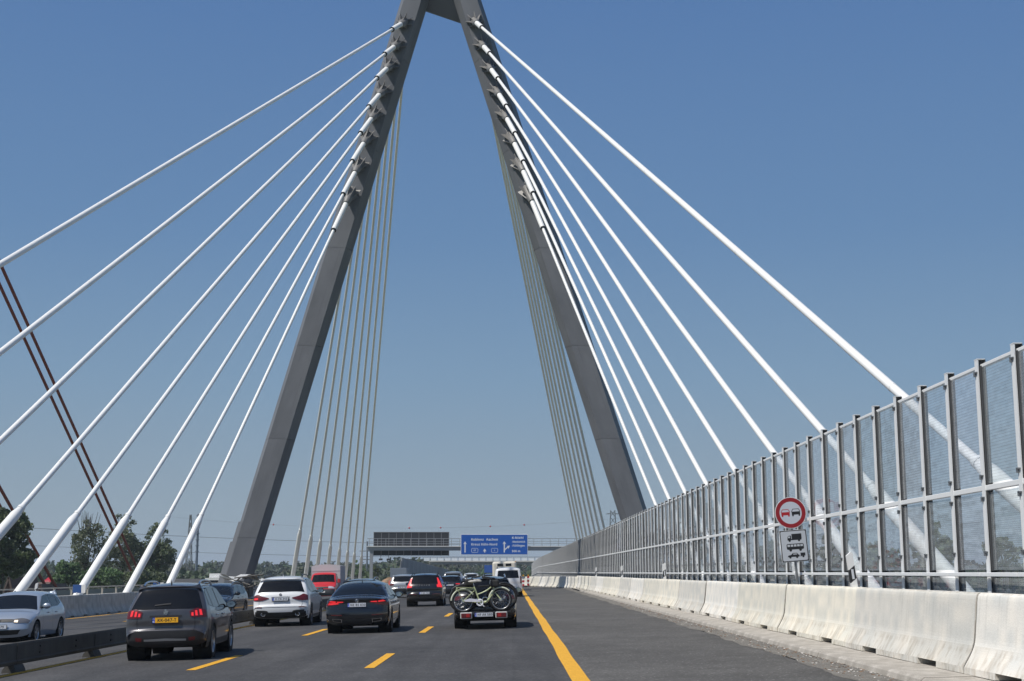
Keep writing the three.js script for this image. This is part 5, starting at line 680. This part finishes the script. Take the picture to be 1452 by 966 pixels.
// ------------------------------------------------------------------ sign gantry
{
  const Z = 262, sx = Z / F, PX = px => atZ(px, 790, Z).x, PY = py => atZ(726, py, Z).y, y0 = -1;
  const t = thing('sign_gantry', 'grey steel sign gantry with a walkway spanning the motorway', 'gantry', [PX(524), y0, -Z]); const ox = PX(524), g = (o) => o;
  const L = PX(850) - ox, yb = PY(781) - y0, yt = PY(775.5) - y0, yr = PY(765) - y0;
  const gm = std(lin(0.30, 0.31, 0.33), 0.5, 0.4);
  part(t, 'post', box(0.6, yb, 0.6, 0.35, yb / 2, 0), gm); part(t, 'post', box(0.6, yb, 0.6, L - 0.4, yb / 2, 0), gm); part(t, 'beam', box(L + 0.8, yt - yb, 0.9, L / 2, (yt + yb) / 2, 0), gm); part(t, 'walkway', box(L + 1, 0.12, 1.6, L / 2, yt + 0.063, 0), galv);
  for (const [h, r] of [[1, 0.05], [0.62, 0.03], [0.33, 0.03]]) part(t, 'handrail', box(L + 0.8, r * 2, r * 2, L / 2, yt + 0.12 + (yr - yt) * h, 0.78), gm); const pg = box(0.08, yr - yt, 0.08, 0, (yr - yt) / 2, 0); for (let k = 0; k <= 28; k++) part(t, 'railing_post', pg, gm).position.set(k * L / 28, yt + 0.12, 0.78);
  // back of the matrix boards for the other direction
  const x0 = PX(529) - ox, x1 = PX(636) - ox, ya = PY(788) - y0, yz = PY(755) - y0, db = std(lin(0.02, 0.022, 0.026), 0.6), n = 10;
  const bd = thing('sign_board', 'dark back of a wide sign board mounted behind the gantry walkway', 'sign board', [ox, y0, -Z - 0.9]); const w = (x1 - x0) / n;
  for (let k = 0; k < n; k++) part(bd, 'panel', box(w - 0.06, yz - ya, 0.08, x0 + w * (k + 0.5), (ya + yz) / 2, 0), db); for (let k = 0; k <= n; k++) part(bd, 'rib', box(0.12, yz - ya + 0.1, 0.16, x0 + w * k, (ya + yz) / 2, 0.06), std(lin(0.16, 0.16, 0.17), 0.6, 0.3));
  part(bd, 'rib', box(x1 - x0, 0.1, 0.12, (x0 + x1) / 2, yz + 0.05, 0.05), gm);
  for (const px of [540, 551]) { const c = thing('traffic_camera', px < 545 ? 'pair of dark traffic sensors hanging below the gantry near its post' : 'small dark traffic sensor hanging below the sign board', 'camera', [PX(px), PY(793.5), -Z + 0.2]); part(c, 'housing', rbox(0.7, 0.35, 0.5, 0.08, 0, 0, 0), db); part(c, 'stem', box(0.08, PY(788) - PY(793.5), 0.08, 0, (PY(788) - PY(793.5)) / 2, 0), db); }
  // blue direction sign
  const bw = 92 * sx * 1.02, bh = PY(758) - PY(787.2), cx = PX(701);
  const tex = text(1840, 584, (c, W, Hh) => {
    c.fillStyle = '#c9cfd8'; c.fillRect(0, 0, W, Hh); c.fillStyle = '#0551a8'; c.fillRect(10, 10, W - 20, Hh - 20); c.fillStyle = '#d4d6d8'; c.strokeStyle = '#d4d6d8';
    c.font = 'bold 92px sans-serif'; c.textBaseline = 'alphabetic'; c.fillText('Koblenz', 278, 178, 360); c.fillText('Aachen', 695, 178, 340); c.fillText('Kreuz Köln-Nord', 278, 318, 760);
    c.fillText('K-Niehl', 1400, 128, 340); c.font = 'bold 80px sans-serif'; c.fillText('-Merkenich', 1400, 240, 370); c.fillText('-Fühlingen', 1400, 352, 360); c.font = 'bold 84px sans-serif'; c.fillText('500 m', 1400, 510, 270);
    c.lineWidth = 9; for (const x of [295, 840]) { c.beginPath(); c.roundRect(x, 400, 175, 120, 34); c.stroke(); } c.font = 'bold 62px sans-serif'; c.fillText('57', 348, 482); c.fillText('1', 908, 482);
    const arrow = (x, y0_, y1_, wd) => { c.fillRect(x - wd / 2, y1_ + 60, wd, y0_ - y1_ - 60); c.beginPath(); c.moveTo(x, y1_); c.lineTo(x - 52, y1_ + 86); c.lineTo(x - 18, y1_ + 70); c.lineTo(x + 18, y1_ + 70); c.lineTo(x + 52, y1_ + 86); c.closePath(); c.fill(); };
    arrow(115, 520, 200, 32); arrow(655, 520, 405, 30); arrow(1195, 520, 195, 32); c.lineWidth = 30; c.beginPath(); c.moveTo(1200, 460); c.quadraticCurveTo(1215, 420, 1300, 365); c.stroke(); c.beginPath(); c.moveTo(1350, 325); c.lineTo(1262, 335); c.lineTo(1292, 362); c.lineTo(1305, 420); c.closePath(); c.fill();
  });
  const s = thing('direction_sign', 'large blue motorway direction sign naming Koblenz, Aachen and Köln-Nord', 'road sign', [cx, PY(787.2), -Z + 1.1]); part(s, 'board', rbox(bw, bh, 0.12, 0.03, 0, bh / 2, 0), galv); part(s, 'sign_face', new THREE.PlaneGeometry(bw - 0.06, bh - 0.06).translate(0, bh / 2, 0.066), std(0xffffff, 0.45, 0, { map: tex }));
  // smaller blue sign farther on
  const Z2 = 420, q = atZ(698, 807, Z2), s2 = thing('direction_sign', 'small blank-looking blue sign on posts beyond the overpass, above the traffic', 'road sign', [q.x, -3, -Z2]); const k2 = Z2 / F; part(s2, 'board', rbox(22 * k2, 10.5 * k2, 0.15, 0.03, 0, q.y + 3, 0), std(lin(0.01, 0.075, 0.32), 0.5)); for (const dx of [-1.5, 1.5]) part(s2, 'post', box(0.2, q.y + 3, 0.2, dx, (q.y + 3) / 2, -0.2), gm);
}
// overpass across the motorway
{
  const Z = 450, P = (px, py) => atZ(px, py, Z), x0 = P(600, 797).x, x1 = P(850, 797).x, yb = P(726, 800.5).y, yt = P(726, 796.5).y, t = thing('overpass_bridge', 'low concrete overpass with a panelled railing crossing the motorway far ahead', 'bridge', [x0, -11, -Z]);
  const L = x1 - x0, cm = std(lin(0.30, 0.29, 0.27), 0.85), dY = 11, up = P(726, 790).y; part(t, 'deck', box(L + 12, yt - yb, 9, L / 2 + 8, (yt + yb) / 2 + dY, -4.5), cm); part(t, 'edge_beam', box(L + 12, 0.45, 0.5, L / 2 + 8, yt + 0.1 + dY, 0.22), std(lin(0.5, 0.49, 0.46), 0.8));
  const pm = std(lin(0.7, 0.74, 0.78), 0.5), rp = std(lin(0.2, 0.21, 0.22), 0.6), n = 27, w = (L + 4) / n; for (let k = 0; k < n; k++) { part(t, 'railing_panel', box(w * 0.8, (up - yt) * 0.78, 0.05, w * (k + 0.5), yt + (up - yt) * 0.5 + dY, 0.1), pm); part(t, 'railing_post', box(0.12, up - yt, 0.12, w * k, (yt + up) / 2 + dY, 0.12), rp); } part(t, 'handrail', box(L + 4, 0.14, 0.14, L / 2, up + dY, 0.12), rp);
  for (const dx of [L + 8]) part(t, 'abutment', box(14, yb + dY, 10, dx, (yb + dY) / 2, -4.5), cm); part(t, 'pier', box(1.2, yb + dY, 6, L * 0.5, (yb + dY) / 2, -4.5), cm);
}
// noise wall on the far left
{
  const wallX = -24.2, zA = 300, zB = 610, n = 64, t = thing('noise_wall', 'grey panelled noise wall receding along the far side beyond the gantry', 'noise wall', [wallX, yAt(wallX, zA) - 0.5, -zA]); const pm = std(lin(0.30, 0.31, 0.31), 0.7), d = (zB - zA) / n, H2 = 5.9;
  const pg = box(0.15, H2, d - 0.1, 0, H2 / 2, -d / 2), po = box(0.3, H2 + 0.15, 0.25, 0, H2 / 2, 0), pgs = [0.22, 0.24, 0.27].map(v => std(lin(v, v * 1.02, v * 1.02), 0.7)); for (let k = 0; k < n; k++) { const y = yAt(0, zA + d * k) - 0; part(t, 'panel', pg, pgs[(k * 5) % 3]).position.set(0, y, -d * k); part(t, 'post', po, pm).position.set(0, y, -d * k); }
  for (let i = 0; i < 5; i++) { const h = H2 * (0.88 - i * 0.2); part(t, 'end_panel', box(0.15, h, 1.6, 0, h / 2, 0.9 + 1.6 * i), pgs[i % 3]); }
  const c = atZ(551, 823, 285), cab = thing('site_container', 'blue-grey steel container standing beside the sand heap', 'container', [c.x + 2, c.y - 3, -285]); part(cab, 'shell', rbox(3.4, 5.5, 6, 0.06, 0, 2.75, -3), std(lin(0.16, 0.19, 0.23), 0.6, 0.2)); part(cab, 'door', box(1.2, 2.4, 0.05, 0.4, 1.3, 0.02), std(lin(0.1, 0.12, 0.15), 0.6));
}
// sand heap
{
  const Zc = 235, c = atZ(552, 826, Zc), n1 = 40, n2 = 14; const g = gridGeo(n1, n2, (u, v) => { const a = u * Math.PI * 2, r = 1 - v; const k = 1 + 0.16 * Math.sin(a * 3 + 1) + 0.1 * Math.sin(a * 7) + 0.05 * Math.sin(a * 13 + v * 9); return V(Math.cos(a) * r * 3.4 * k, 2.3 * Math.pow(v, 0.7) * (1 + 0.06 * Math.sin(a * 5 + v * 7)), Math.sin(a) * r * 2.6 * k); }); const ct = new THREE.Color(); 
  const o = solo('sand_heap', g, std(0xffffff, 1, 0, { map: rep(texFrom(256, (x, y) => { const i = y * 4 * N1 + x * 4; const k = (nB[i] - 0.5) * 60 + (nC[i] - 0.5) * 40; return [clamp(146 + k), clamp(120 + k), clamp(96 + k)]; }), 6, 3) }), 'heap of orange-brown sand beside the opposite carriageway near the gantry post', 'sand heap'); o.position.set(c.x, c.y - 1.5, c.z);
  const o2 = solo('rubble_sheet', gridGeo(16, 4, (u, v) => V((u - 0.5) * 2.0, 0.9 + v * 0.8 + 0.12 * Math.sin(u * 14) + u * 0.6, -v * 0.9 + 2.4 - 0.3 * Math.cos(u * 3))), std(lin(0.33, 0.06, 0.04), 0.9), 'red plastic sheet lying on the sand heap', 'sheet'); o2.position.set(c.x + 1, c.y - 1.5, c.z);
}
// ------------------------------------------------------------------ trees
const leafMat = new THREE.MeshPhysicalMaterial({ color: 0xffffff, vertexColors: true, roughness: 0.8, transmission: 0.35, thickness: 0, side: THREE.DoubleSide });
const barkMat = std(lin(0.06, 0.05, 0.04), 0.95);
function crownGeo(o) { // many small leaf faces in clumps spread through an uneven volume
  const pos = [], col = [], clumps = [];
  for (let i = 0; i < o.clumps; i++) { for (let tr = 0; tr < 30; tr++) { const x = rr(-1, 1), y = rr(-1, 1), z = rr(-1, 1), d = Math.hypot(x, y, z); const lobed = 0.8 + 0.22 * Math.sin(3 * Math.atan2(z, x) + o.sd) + 0.14 * Math.sin(5 * y + o.sd * 2); if (d < lobed && (d > 0.35 || rnd() < 0.3)) { clumps.push([x * o.rx * (1 - 0.25 * Math.max(0, y)), y * o.ry, z * o.rx, rr(0.55, 1.15) * o.cr, rr(0.75, 1.25)]); break; } } }
  for (const c of clumps) for (let k = 0; k < o.leaves; k++) {
    let x, y, z; do { x = rr(-1, 1); y = rr(-1, 1); z = rr(-1, 1); } while (x * x + y * y + z * z > 1);
    const p = V(c[0] + x * c[3], c[1] + y * c[3] * 0.75, c[2] + z * c[3]), s = o.leaf * rr(0.6, 1.3); const a = V(rr(-1, 1), rr(-1, 1), rr(-1, 1)).normalize(), b = V(rr(-1, 1), rr(-0.6, 0.6), rr(-1, 1)).cross(a).normalize();
    const P = (i, j) => { const q = p.clone().addScaledVector(a, i * s).addScaledVector(b, j * s * 0.6); pos.push(q.x, q.y, q.z); }; P(-1, 0); P(0, -1); P(1, 0); P(-1, 0); P(1, 0); P(0, 1);
    const v = c[4] * rr(0.75, 1.25); for (let q = 0; q < 6; q++) col.push(o.c[0] * v, o.c[1] * v, o.c[2] * v);
  }
  const g = new THREE.BufferGeometry(); g.setAttribute('position', new THREE.Float32BufferAttribute(pos, 3)); g.setAttribute('color', new THREE.Float32BufferAttribute(col, 3)); g.computeVertexNormals(); return { g, clumps };
}
function tree(name, label, at, o, group) {
  const t = thing(name, label, o.cat ?? 'tree', [at.x, at.y, at.z], group); const { g, clumps } = crownGeo(o); g.translate(0, o.cy, 0); const crown = part(t, 'crown', g, leafMat);
  const br = [bar(V(0, 0, 0), V(0.2, o.cy, 0), o.rx * 0.07, o.rx * 0.035, 8)]; for (let i = 0; i < Math.min(14, clumps.length); i++) { const c = clumps[i * Math.floor(clumps.length / 14) || i]; br.push(bar(V(0.1, o.cy - o.ry * rr(0.3, 0.9), 0), V(c[0], c[1] + o.cy, c[2]), o.rx * 0.028, o.rx * 0.008, 6)); }
  if (o.twigs) for (let i = 0; i < o.twigs; i++) { const a = rr(0, 6.3), r = o.rx * rr(0, 0.4); br.push(bar(V(r * Math.cos(a), o.cy + o.ry * 0.5, r * Math.sin(a)), V(r * Math.cos(a) * 1.4 + rr(-0.6, 0.6), o.cy + o.ry * rr(1.05, 1.3), r * Math.sin(a) * 1.3), 0.09, 0.03, 5)); }
  part(t, 'trunk', br, barkMat); return t;
}
const G1 = [0.10, 0.135, 0.055], G2 = [0.135, 0.16, 0.075], G3 = [0.085, 0.16, 0.048];
{
  const mk = (name, label, cx, top, bot, wpx, Z, o) => { const k = Z / F, c = atZ(cx, HOR, Z), yt = atZ(cx, top, Z).y, yb = atZ(cx, bot, Z).y, ry = (yt - yb) / 2 * 0.92, rx = wpx * k / 2 * 0.9; tree(name, label, V(c.x, -11, -Z), { clumps: 150, leaves: 44, leaf: 0.22, cr: rx * 0.24, sd: cx, c: G1, ...o, rx, ry, cy: (yt + yb) / 2 + 11 }, o.group); };
  mk('broadleaf_tree', 'dense broadleaf tree behind the brick gabled house, outermost of the row', 2, 718, 832, 86, 150, { clumps: 260, leaves: 50 });
  mk('broadleaf_tree', 'loose-crowned tree with bare twigs on top, beside the first thick cable foot', 122, 732, 828, 66, 235, { c: G2, clumps: 120, leaves: 34, twigs: 16 });
  mk('broadleaf_tree', 'tall tree with an open crown crossed by the red old-bridge cables', 174, 722, 828, 62, 240, { c: G2, clumps: 170, leaves: 38 });
  mk('broadleaf_tree', 'round dark tree next to the lattice pylon', 221, 740, 828, 56, 245, { clumps: 220, leaves: 44 });
  mk('shrub', 'bright green bush filling the space below the loose-crowned trees', 96, 797, 834, 52, 215, { c: G3, clumps: 120, cat: 'bush' }); mk('shrub', 'green bush at the foot of the tall tree', 150, 806, 834, 66, 212, { c: G3, clumps: 120, cat: 'bush' }); mk('shrub', 'dark bush below the round tree', 205, 803, 834, 60, 214, { clumps: 120, cat: 'bush' });
  mk('broadleaf_tree', 'yellow-green young tree behind the gantry post', 531, 800, 822, 16, 300, { c: [0.1, 0.12, 0.03], clumps: 26, leaves: 40 }); mk('broadleaf_tree', 'bushy tree just beyond the last stay cable foot', 507, 794, 822, 22, 330, { c: G3, clumps: 34, leaves: 40 });
  mk('poplar_tree', 'narrow dark poplar rising beside the end of the noise fence', 784, 778, 812, 8, 520, { clumps: 30, leaves: 40, leaf: 0.5 });
  mk('broadleaf_tree', 'tree top peeking over the noise fence beside the lowest stay cables', 990, 684, 800, 60, 130, { c: G2, clumps: 130, leaves: 40 }); mk('broadleaf_tree', 'second tree top just over the noise fence rail', 958, 702, 800, 40, 140, { c: G2, clumps: 100, leaves: 40 });
  for (const [x, tp] of [[1180, 745], [1250, 760], [1330, 738], [1420, 750], [1560, 730], [1100, 752]]) mk('broadleaf_tree', 'tree standing beyond the walkway, seen through the clear noise fence', x, tp, 830, 70, 110 + (x % 7) * 8, { clumps: 50, leaves: 44, group: 'trees seen through the noise fence' });
}
{ // far wood: crowns too many to count
  const variants = [0, 1, 2].map(k => crownGeo({ clumps: 26, leaves: 15, leaf: 0.95, rx: 6, ry: 7, cr: 2.4, sd: k * 2.1, c: [1, 1, 1] }).g);
  const far = [[], [], []]; const put = (X, Z, s, sy, c) => far[Math.floor(rnd() * 3)].push([X, Z, s, sy, c]);
  const band = (px0, px1, Z0, Z1, n, hpx, tint) => { for (let i = 0; i < n; i++) { const Z = rr(Z0, Z1), px = rr(px0, px1), X = (px - CX) / F * Z; const hgt = 11.5 + H + (hpx + rr(-4.5, 2.5)) * Z / F; put(X, Z, rr(0.8, 1.3) * hgt / 17, hgt / 14.5 * rr(0.93, 1.0), tint.map(v => v * rr(0.75, 1.3))); } };
  band(-100, 620, 620, 900, 420, 15, [0.062, 0.088, 0.04]); band(60, 300, 380, 520, 60, 5, [0.065, 0.095, 0.04]); band(-120, 60, 300, 420, 50, 8, [0.065, 0.095, 0.04]);
  band(560, 780, 640, 950, 260, 13, [0.06, 0.085, 0.04]); band(560, 640, 520, 640, 60, 20, [0.05, 0.07, 0.03]); band(600, 770, 480, 560, 60, 6, [0.065, 0.095, 0.04]); band(760, 1700, 500, 900, 320, 15, [0.062, 0.088, 0.04]); band(420, 560, 400, 560, 60, 8, [0.055, 0.08, 0.03]);
  const grp = new THREE.Group(); grp.name = 'far_wood'; grp.userData = { label: 'long belt of dark green wood along the horizon', category: 'wood', kind: 'stuff' }; scene.add(grp);
  variants.forEach((g, k) => { const list = far[k], m = new THREE.InstancedMesh(g, leafMat, list.length); m.name = 'crowns'; m.userData.kind = 'stuff'; sh(m); const M = new THREE.Matrix4(), c = new THREE.Color(); list.forEach(([X, Z, s, sy, tc], i) => { M.compose(V(X, -11 + 7 * sy, -Z), new THREE.Quaternion().setFromAxisAngle(V(0, 1, 0), rnd() * 6.3), V(s, sy, s)); m.setMatrixAt(i, M); m.setColorAt(i, c.setRGB(...tc)); }); grp.add(m); });
}
{ // far hills
  const hill = (Z, px0, px1, hp, sd) => gridGeo(80, 6, (u, v) => { const px = px0 + (px1 - px0) * u, X = (px - CX) / F * Z, e = Math.sin(Math.PI * u); const h = (hp * (0.6 + 0.25 * Math.sin(u * 9 + sd) + 0.15 * Math.sin(u * 23 + sd * 2))) * Z / F * Math.min(1, e * 4) + 12; return V(X, -11 + h * Math.sin(v * Math.PI / 2), -Z - v * 300); });
  struct('hills', [hill(3600, -600, 900, 15, 1), hill(3300, 300, 2000, 11, 3)], std(lin(0.05, 0.07, 0.035), 1));
}
// ------------------------------------------------------------------ houses on the left bank
{
  const brick = std(lin(0.13, 0.06, 0.045), 0.9), tile = std(lin(0.10, 0.075, 0.065), 0.9), dark = std(lin(0.05, 0.05, 0.052), 0.8), cream = std(lin(0.5, 0.49, 0.46), 0.85);
  function house(name, label, px, top, wpx, Z, roofH, o) {
    const k = Z / F, c = atZ(px, HOR, Z), W = wpx * k, Ht = atZ(px, top, Z).y + 11, t = thing(name, label, 'house', [c.x, -11, -Z]), eave = Ht - roofH, D = o.D ?? 9;
    const gable = [[-W / 2, 0], [W / 2, 0], [W / 2, eave], [0, Ht - 0.1], [-W / 2, eave]]; part(t, 'wall', extrudeZ(o.flip ? [[-W / 2, 0], [W / 2, 0], [W / 2, eave], [-W / 2, eave]] : gable, D), o.wall);
    const rf = new THREE.Group(); rf.name = 'roof'; t.add(rf);
    if (o.flip) part(rf, 'roof_slope', gridGeo(1, 1, (u, v) => V((u - 0.5) * (W + 0.6), eave - 0.2 + (roofH + 0.2) * v, 0.4 - v * D / 2)), o.roof), part(rf, 'roof_slope', gridGeo(1, 1, (u, v) => V((u - 0.5) * (W + 0.6), eave - 0.2 + (roofH + 0.2) * v, -D - 0.4 + v * (D / 2 + 0.4))), o.roof);
    else for (const s of [-1, 1]) part(rf, 'roof_slope', beam(V(s * (W / 2 + 0.4), eave - 0.25, -D / 2), V(0, Ht, -D / 2), D + 0.8, 0.22), o.roof);
    for (const wx of o.win ?? []) { const w = part(t, 'window', box(1.0, 1.3, 0.1, wx[0], Ht - wx[1], 0.03), std(lin(0.5, 0.5, 0.5), 0.6)); part(w, 'pane', box(0.8, 1.1, 0.04, wx[0], Ht - wx[1], 0.09), carGlass); }
  }
  house('brick_house', 'dark red brick house with a steep gable below the dense tree', 14, 819, 17, 170, 3.6, { wall: brick, roof: tile, win: [[0.0, 2.6]] }); house('tiled_house', 'low house with a brown tiled roof beside the brick gable', 46, 826, 16, 178, 2.4, { wall: cream, roof: tile, flip: true }); house('tiled_house', 'small house with a brown gable under the red old-bridge cables', 59, 829, 10, 176, 1.8, { wall: brick, roof: tile }); house('white_house', 'white house with a red roof edge seen between the red cables', 67, 819, 6, 240, 0.6, { wall: cream, roof: redPaint, flip: true, D: 6 }); house('tiled_house', 'dark-roofed house at the foot of the lattice pylon', 258, 821, 40, 300, 2.6, { wall: brick, roof: dark, flip: true });
  const Z = 330, k = Z / F, c = atZ(303, 822, Z), t = thing('white_building', 'flat white two-storey building beside the pylon leg', 'building', [c.x, -11, -Z]), y = py => atZ(303, py, Z).y + 11; part(t, 'wall', box(25 * k, y(820) - 0, 8, 0, y(820) / 2, -4), whitePaint); part(t, 'upper_storey', box(20 * k, 1.0, 6, 2.2 * k, y(816.5), -4), whitePaint); part(t, 'window_band', box(18 * k, y(817) - y(820), 5, 2.2 * k, (y(818.5)), -4), carGlass); for (let i = 0; i < 5; i++) { const w = part(t, 'window', box(1.6, 1.0, 0.1, (-9 + i * 4.5) * k, y(826), 0.02), carGlass); part(w, 'frame', box(1.8, 0.1, 0.14, (-9 + i * 4.5) * k, y(826) - 0.55, 0.03), galv); }
}
// ------------------------------------------------------------------ lattice pylons, mast, power lines
function latticeTower(px, topPy, Z, wTop, wBase, label, arms, twin) {
  const c = atZ(px, HOR, Z), Ht = atZ(px, topPy, Z).y + 11, t = thing('lattice_pylon', label, 'power pylon', [c.x, -11, -Z]); const m = std(lin(0.16, 0.17, 0.17), 0.6, 0.4), th = 0.0011 * Z * 0.35, legs = [], braces = [];
  const wa = y => (wBase + (wTop - wBase) * Math.pow(y / Ht, 0.8)) / 2, n = 14; for (const [sx, sz] of [[1, 1], [1, -1], [-1, 1], [-1, -1]]) for (let i = 0; i < n; i++) { const y0 = Ht * i / n, y1 = Ht * (i + 1) / n; legs.push(beam(V(sx * wa(y0), y0, sz * wa(y0)), V(sx * wa(y1), y1, sz * wa(y1)), th, th)); }
  for (let i = 0; i < n; i++) { const y0 = Ht * i / n, y1 = Ht * (i + 1) / n, a = wa(y0), b = wa(y1); for (const s of [-1, 1]) { braces.push(beam(V(-a, y0, s * a), V(b, y1, s * b), th * 0.6, th * 0.6), beam(V(a, y0, s * a), V(-b, y1, s * b), th * 0.6, th * 0.6), beam(V(s * a, y0, -a), V(s * b, y1, b), th * 0.6, th * 0.6)); } }
  part(t, 'leg', legs, m); part(t, 'bracing', braces, m); for (const [py, w] of arms) { const y = atZ(px, py, Z).y + 11; part(t, 'cross_arm', [beam(V(-w, y, 0), V(w, y, 0), th, th), beam(V(-w, y, 0), V(0, y + w * 0.2, 0), th * 0.7, th * 0.7), beam(V(w, y, 0), V(0, y + w * 0.2, 0), th * 0.7, th * 0.7)], m); } return t;
}
latticeTower(267, 730, 420, 0.4, 3.4, 'slim lattice power pylon behind the round dark tree', []);
{ const Z = 430, c = atZ(278, HOR, Z), Ht = atZ(278, 729, Z).y + 11, t = thing('radio_mast', 'thin blue-grey mast with rings standing beside the lattice pylon', 'mast', [c.x, -11, -Z]); const m = std(lin(0.12, 0.15, 0.19), 0.6); part(t, 'shaft', bar(V(0, 0, 0), V(0, Ht, 0), 0.5, 0.32, 10), m); for (let i = 0; i < 7; i++) part(t, 'ring', new THREE.CylinderGeometry(0.62, 0.62, 0.25, 12).translate(0, Ht * (0.62 + i * 0.06), 0), m); }
{ const Z = 520, c = atZ(520, HOR, Z), Ht = atZ(520, 768, Z).y + 11, t = thing('radio_mast', 'mast with short arms behind the last stay cable', 'mast', [c.x, -11, -Z]); const m = std(lin(0.13, 0.15, 0.17), 0.6); part(t, 'shaft', bar(V(0, 0, 0), V(0, Ht, 0), 0.4, 0.3, 8), m); for (const y of [0.72, 0.85]) part(t, 'arm', box(4.5, 0.3, 0.3, -0.6, Ht * y, 0), m); }
latticeTower(870, 724, 520, 1.6, 6.5, 'lattice power pylon rising over the noise fence beside the pylon leg', [[729, 2.6]]);
for (const [px, label] of [[206, 'pale chimney'], [118, 'thin pale chimney']]) { const Z = 900, c = atZ(px, HOR, Z), Ht = atZ(px, px > 150 ? 784 : 797, Z).y + 11; const t = thing('chimney', label + ' of a far works above the wood', 'chimney', [c.x, -11, -Z]); part(t, 'stack', bar(V(0, 0, 0), V(0, Ht, 0), 2.2, 1.5, 14), std(lin(0.25, 0.27, 0.3), 0.8)); part(t, 'rim', new THREE.CylinderGeometry(1.8, 1.8, 1, 14).translate(0, Ht, 0), std(lin(0.2, 0.2, 0.22), 0.8)); }
{
  const wire = std(lin(0.10, 0.11, 0.12), 0.6), line = (a, b, sag, r, label) => { const pts = []; for (let i = 0; i <= 20; i++) { const u = i / 20, p = a.clone().lerp(b, u); p.y -= sag * 4 * u * (1 - u); pts.push(p); } solo('power_line', new THREE.TubeGeometry(new THREE.CatmullRomCurve3(pts), 60, r, 5), wire, label, 'power line'); return u => { const p = a.clone().lerp(b, u); p.y -= sag * 4 * u * (1 - u); return p; }; };
  const Zl = 430; line(atZ(-60, 742, Zl), atZ(726, 773, Zl + 60), 1.5, 0.07, 'upper power line passing the slim lattice pylon and behind the stay cables'); line(atZ(-60, 768, Zl), atZ(726, 790, Zl + 60), 1.5, 0.06, 'lower power line passing the slim lattice pylon just over the wood');
  line(atZ(800, 768, 500), atZ(1500, 728, 520), 3, 0.05, 'power line leading to the lattice pylon over the noise fence');
  const f = line(atZ(240, 733, 480), atZ(980, 724, 480), 5.0, 0.025, 'faint high power line carrying small red marker balls'); for (const u of [0.2, 0.46, 0.52, 0.615, 0.68]) { const p = f(u); const m = solo('marker_ball', new THREE.SphereGeometry(0.3, 12, 10), redPaint, 'small red marker ball on the high power line', 'marker ball', 'marker balls on the power line'); m.position.copy(p); }
}
// ------------------------------------------------------------------ old bridge: red cables and their tower
{
  const X = -60, t0 = thing('old_bridge_tower', 'dark red steel tower of the old bridge that its cables hang from', 'bridge tower', [X, -11, -137]); part(t0, 'shaft', box(2.4, 63, 2.8, 0, 31.5, 0), redSteel); part(t0, 'saddle', rbox(3, 1.6, 4, 0.2, 0, 63, 0), redSteel);
  const red = (a, b, label, y) => { const top = a.clone(), bot = b.clone(), d = top.clone().sub(bot).normalize(); solo('old_bridge_cable', bar(bot.clone().addScaledVector(d, -6), top.clone().addScaledVector(d, 24), 0.2, 0.2, 10), redSteel, label, 'cable', 'red cables of the old bridge'); };
  const up = 'dark red inclined cable of the old bridge, upper pair', lo = 'dark red inclined cable of the old bridge, lower pair';
  red(atX(2, 378, X), atX(207, 834, X), up); red(atX(2, 410, X - 1.1), atX(197, 834, X - 1.1), up); red(atX(2, 696, X), atX(80, 834, X), lo); red(atX(2, 722, X - 1.1), atX(66, 834, X - 1.1), lo);
  const dk = thing('old_bridge_deck', 'dark red steel deck edge of the old bridge below the red cables', 'bridge', [X, -1.4, -100]); part(dk, 'girder', box(1.4, 1.6, 260, 0, -0.9, -60), redSteel); part(dk, 'parapet', box(0.12, 0.7, 260, 0.5, 0.3, -60), std(lin(0.2, 0.2, 0.2), 0.7));
}
// construction clutter by the foot of the pylon
{
  const gm = std(lin(0.09, 0.085, 0.08), 0.8), t = thing('scaffold_stack', 'untidy dark stack of scaffold parts at the foot of the pylon leg', 'scaffold', [-21.9 - 1.6, -0.55, -112]); for (let i = 0; i < 14; i++) part(t, 'tube', bar(V(rr(-0.6, 3.2), 0.3 + rr(0, 1.5), rr(-2, 2)), V(rr(-0.6, 3.6), 0.3 + rr(0, 1.9), rr(-2, 2)), 0.06, 0.06, 6), i % 4 ? gm : galv); part(t, 'crate', rbox(2.2, 1.1, 1.6, 0.04, 1.2, 0.75, 0), gm); part(t, 'sheet', gridGeo(10, 4, (u, v) => V(-0.5 + u * 3.4, 1.75 + 0.25 * Math.sin(u * 9 + v * 3), 1 - v * 2)), std(lin(0.45, 0.46, 0.47), 0.7));
}
renderer.render(scene, camera);
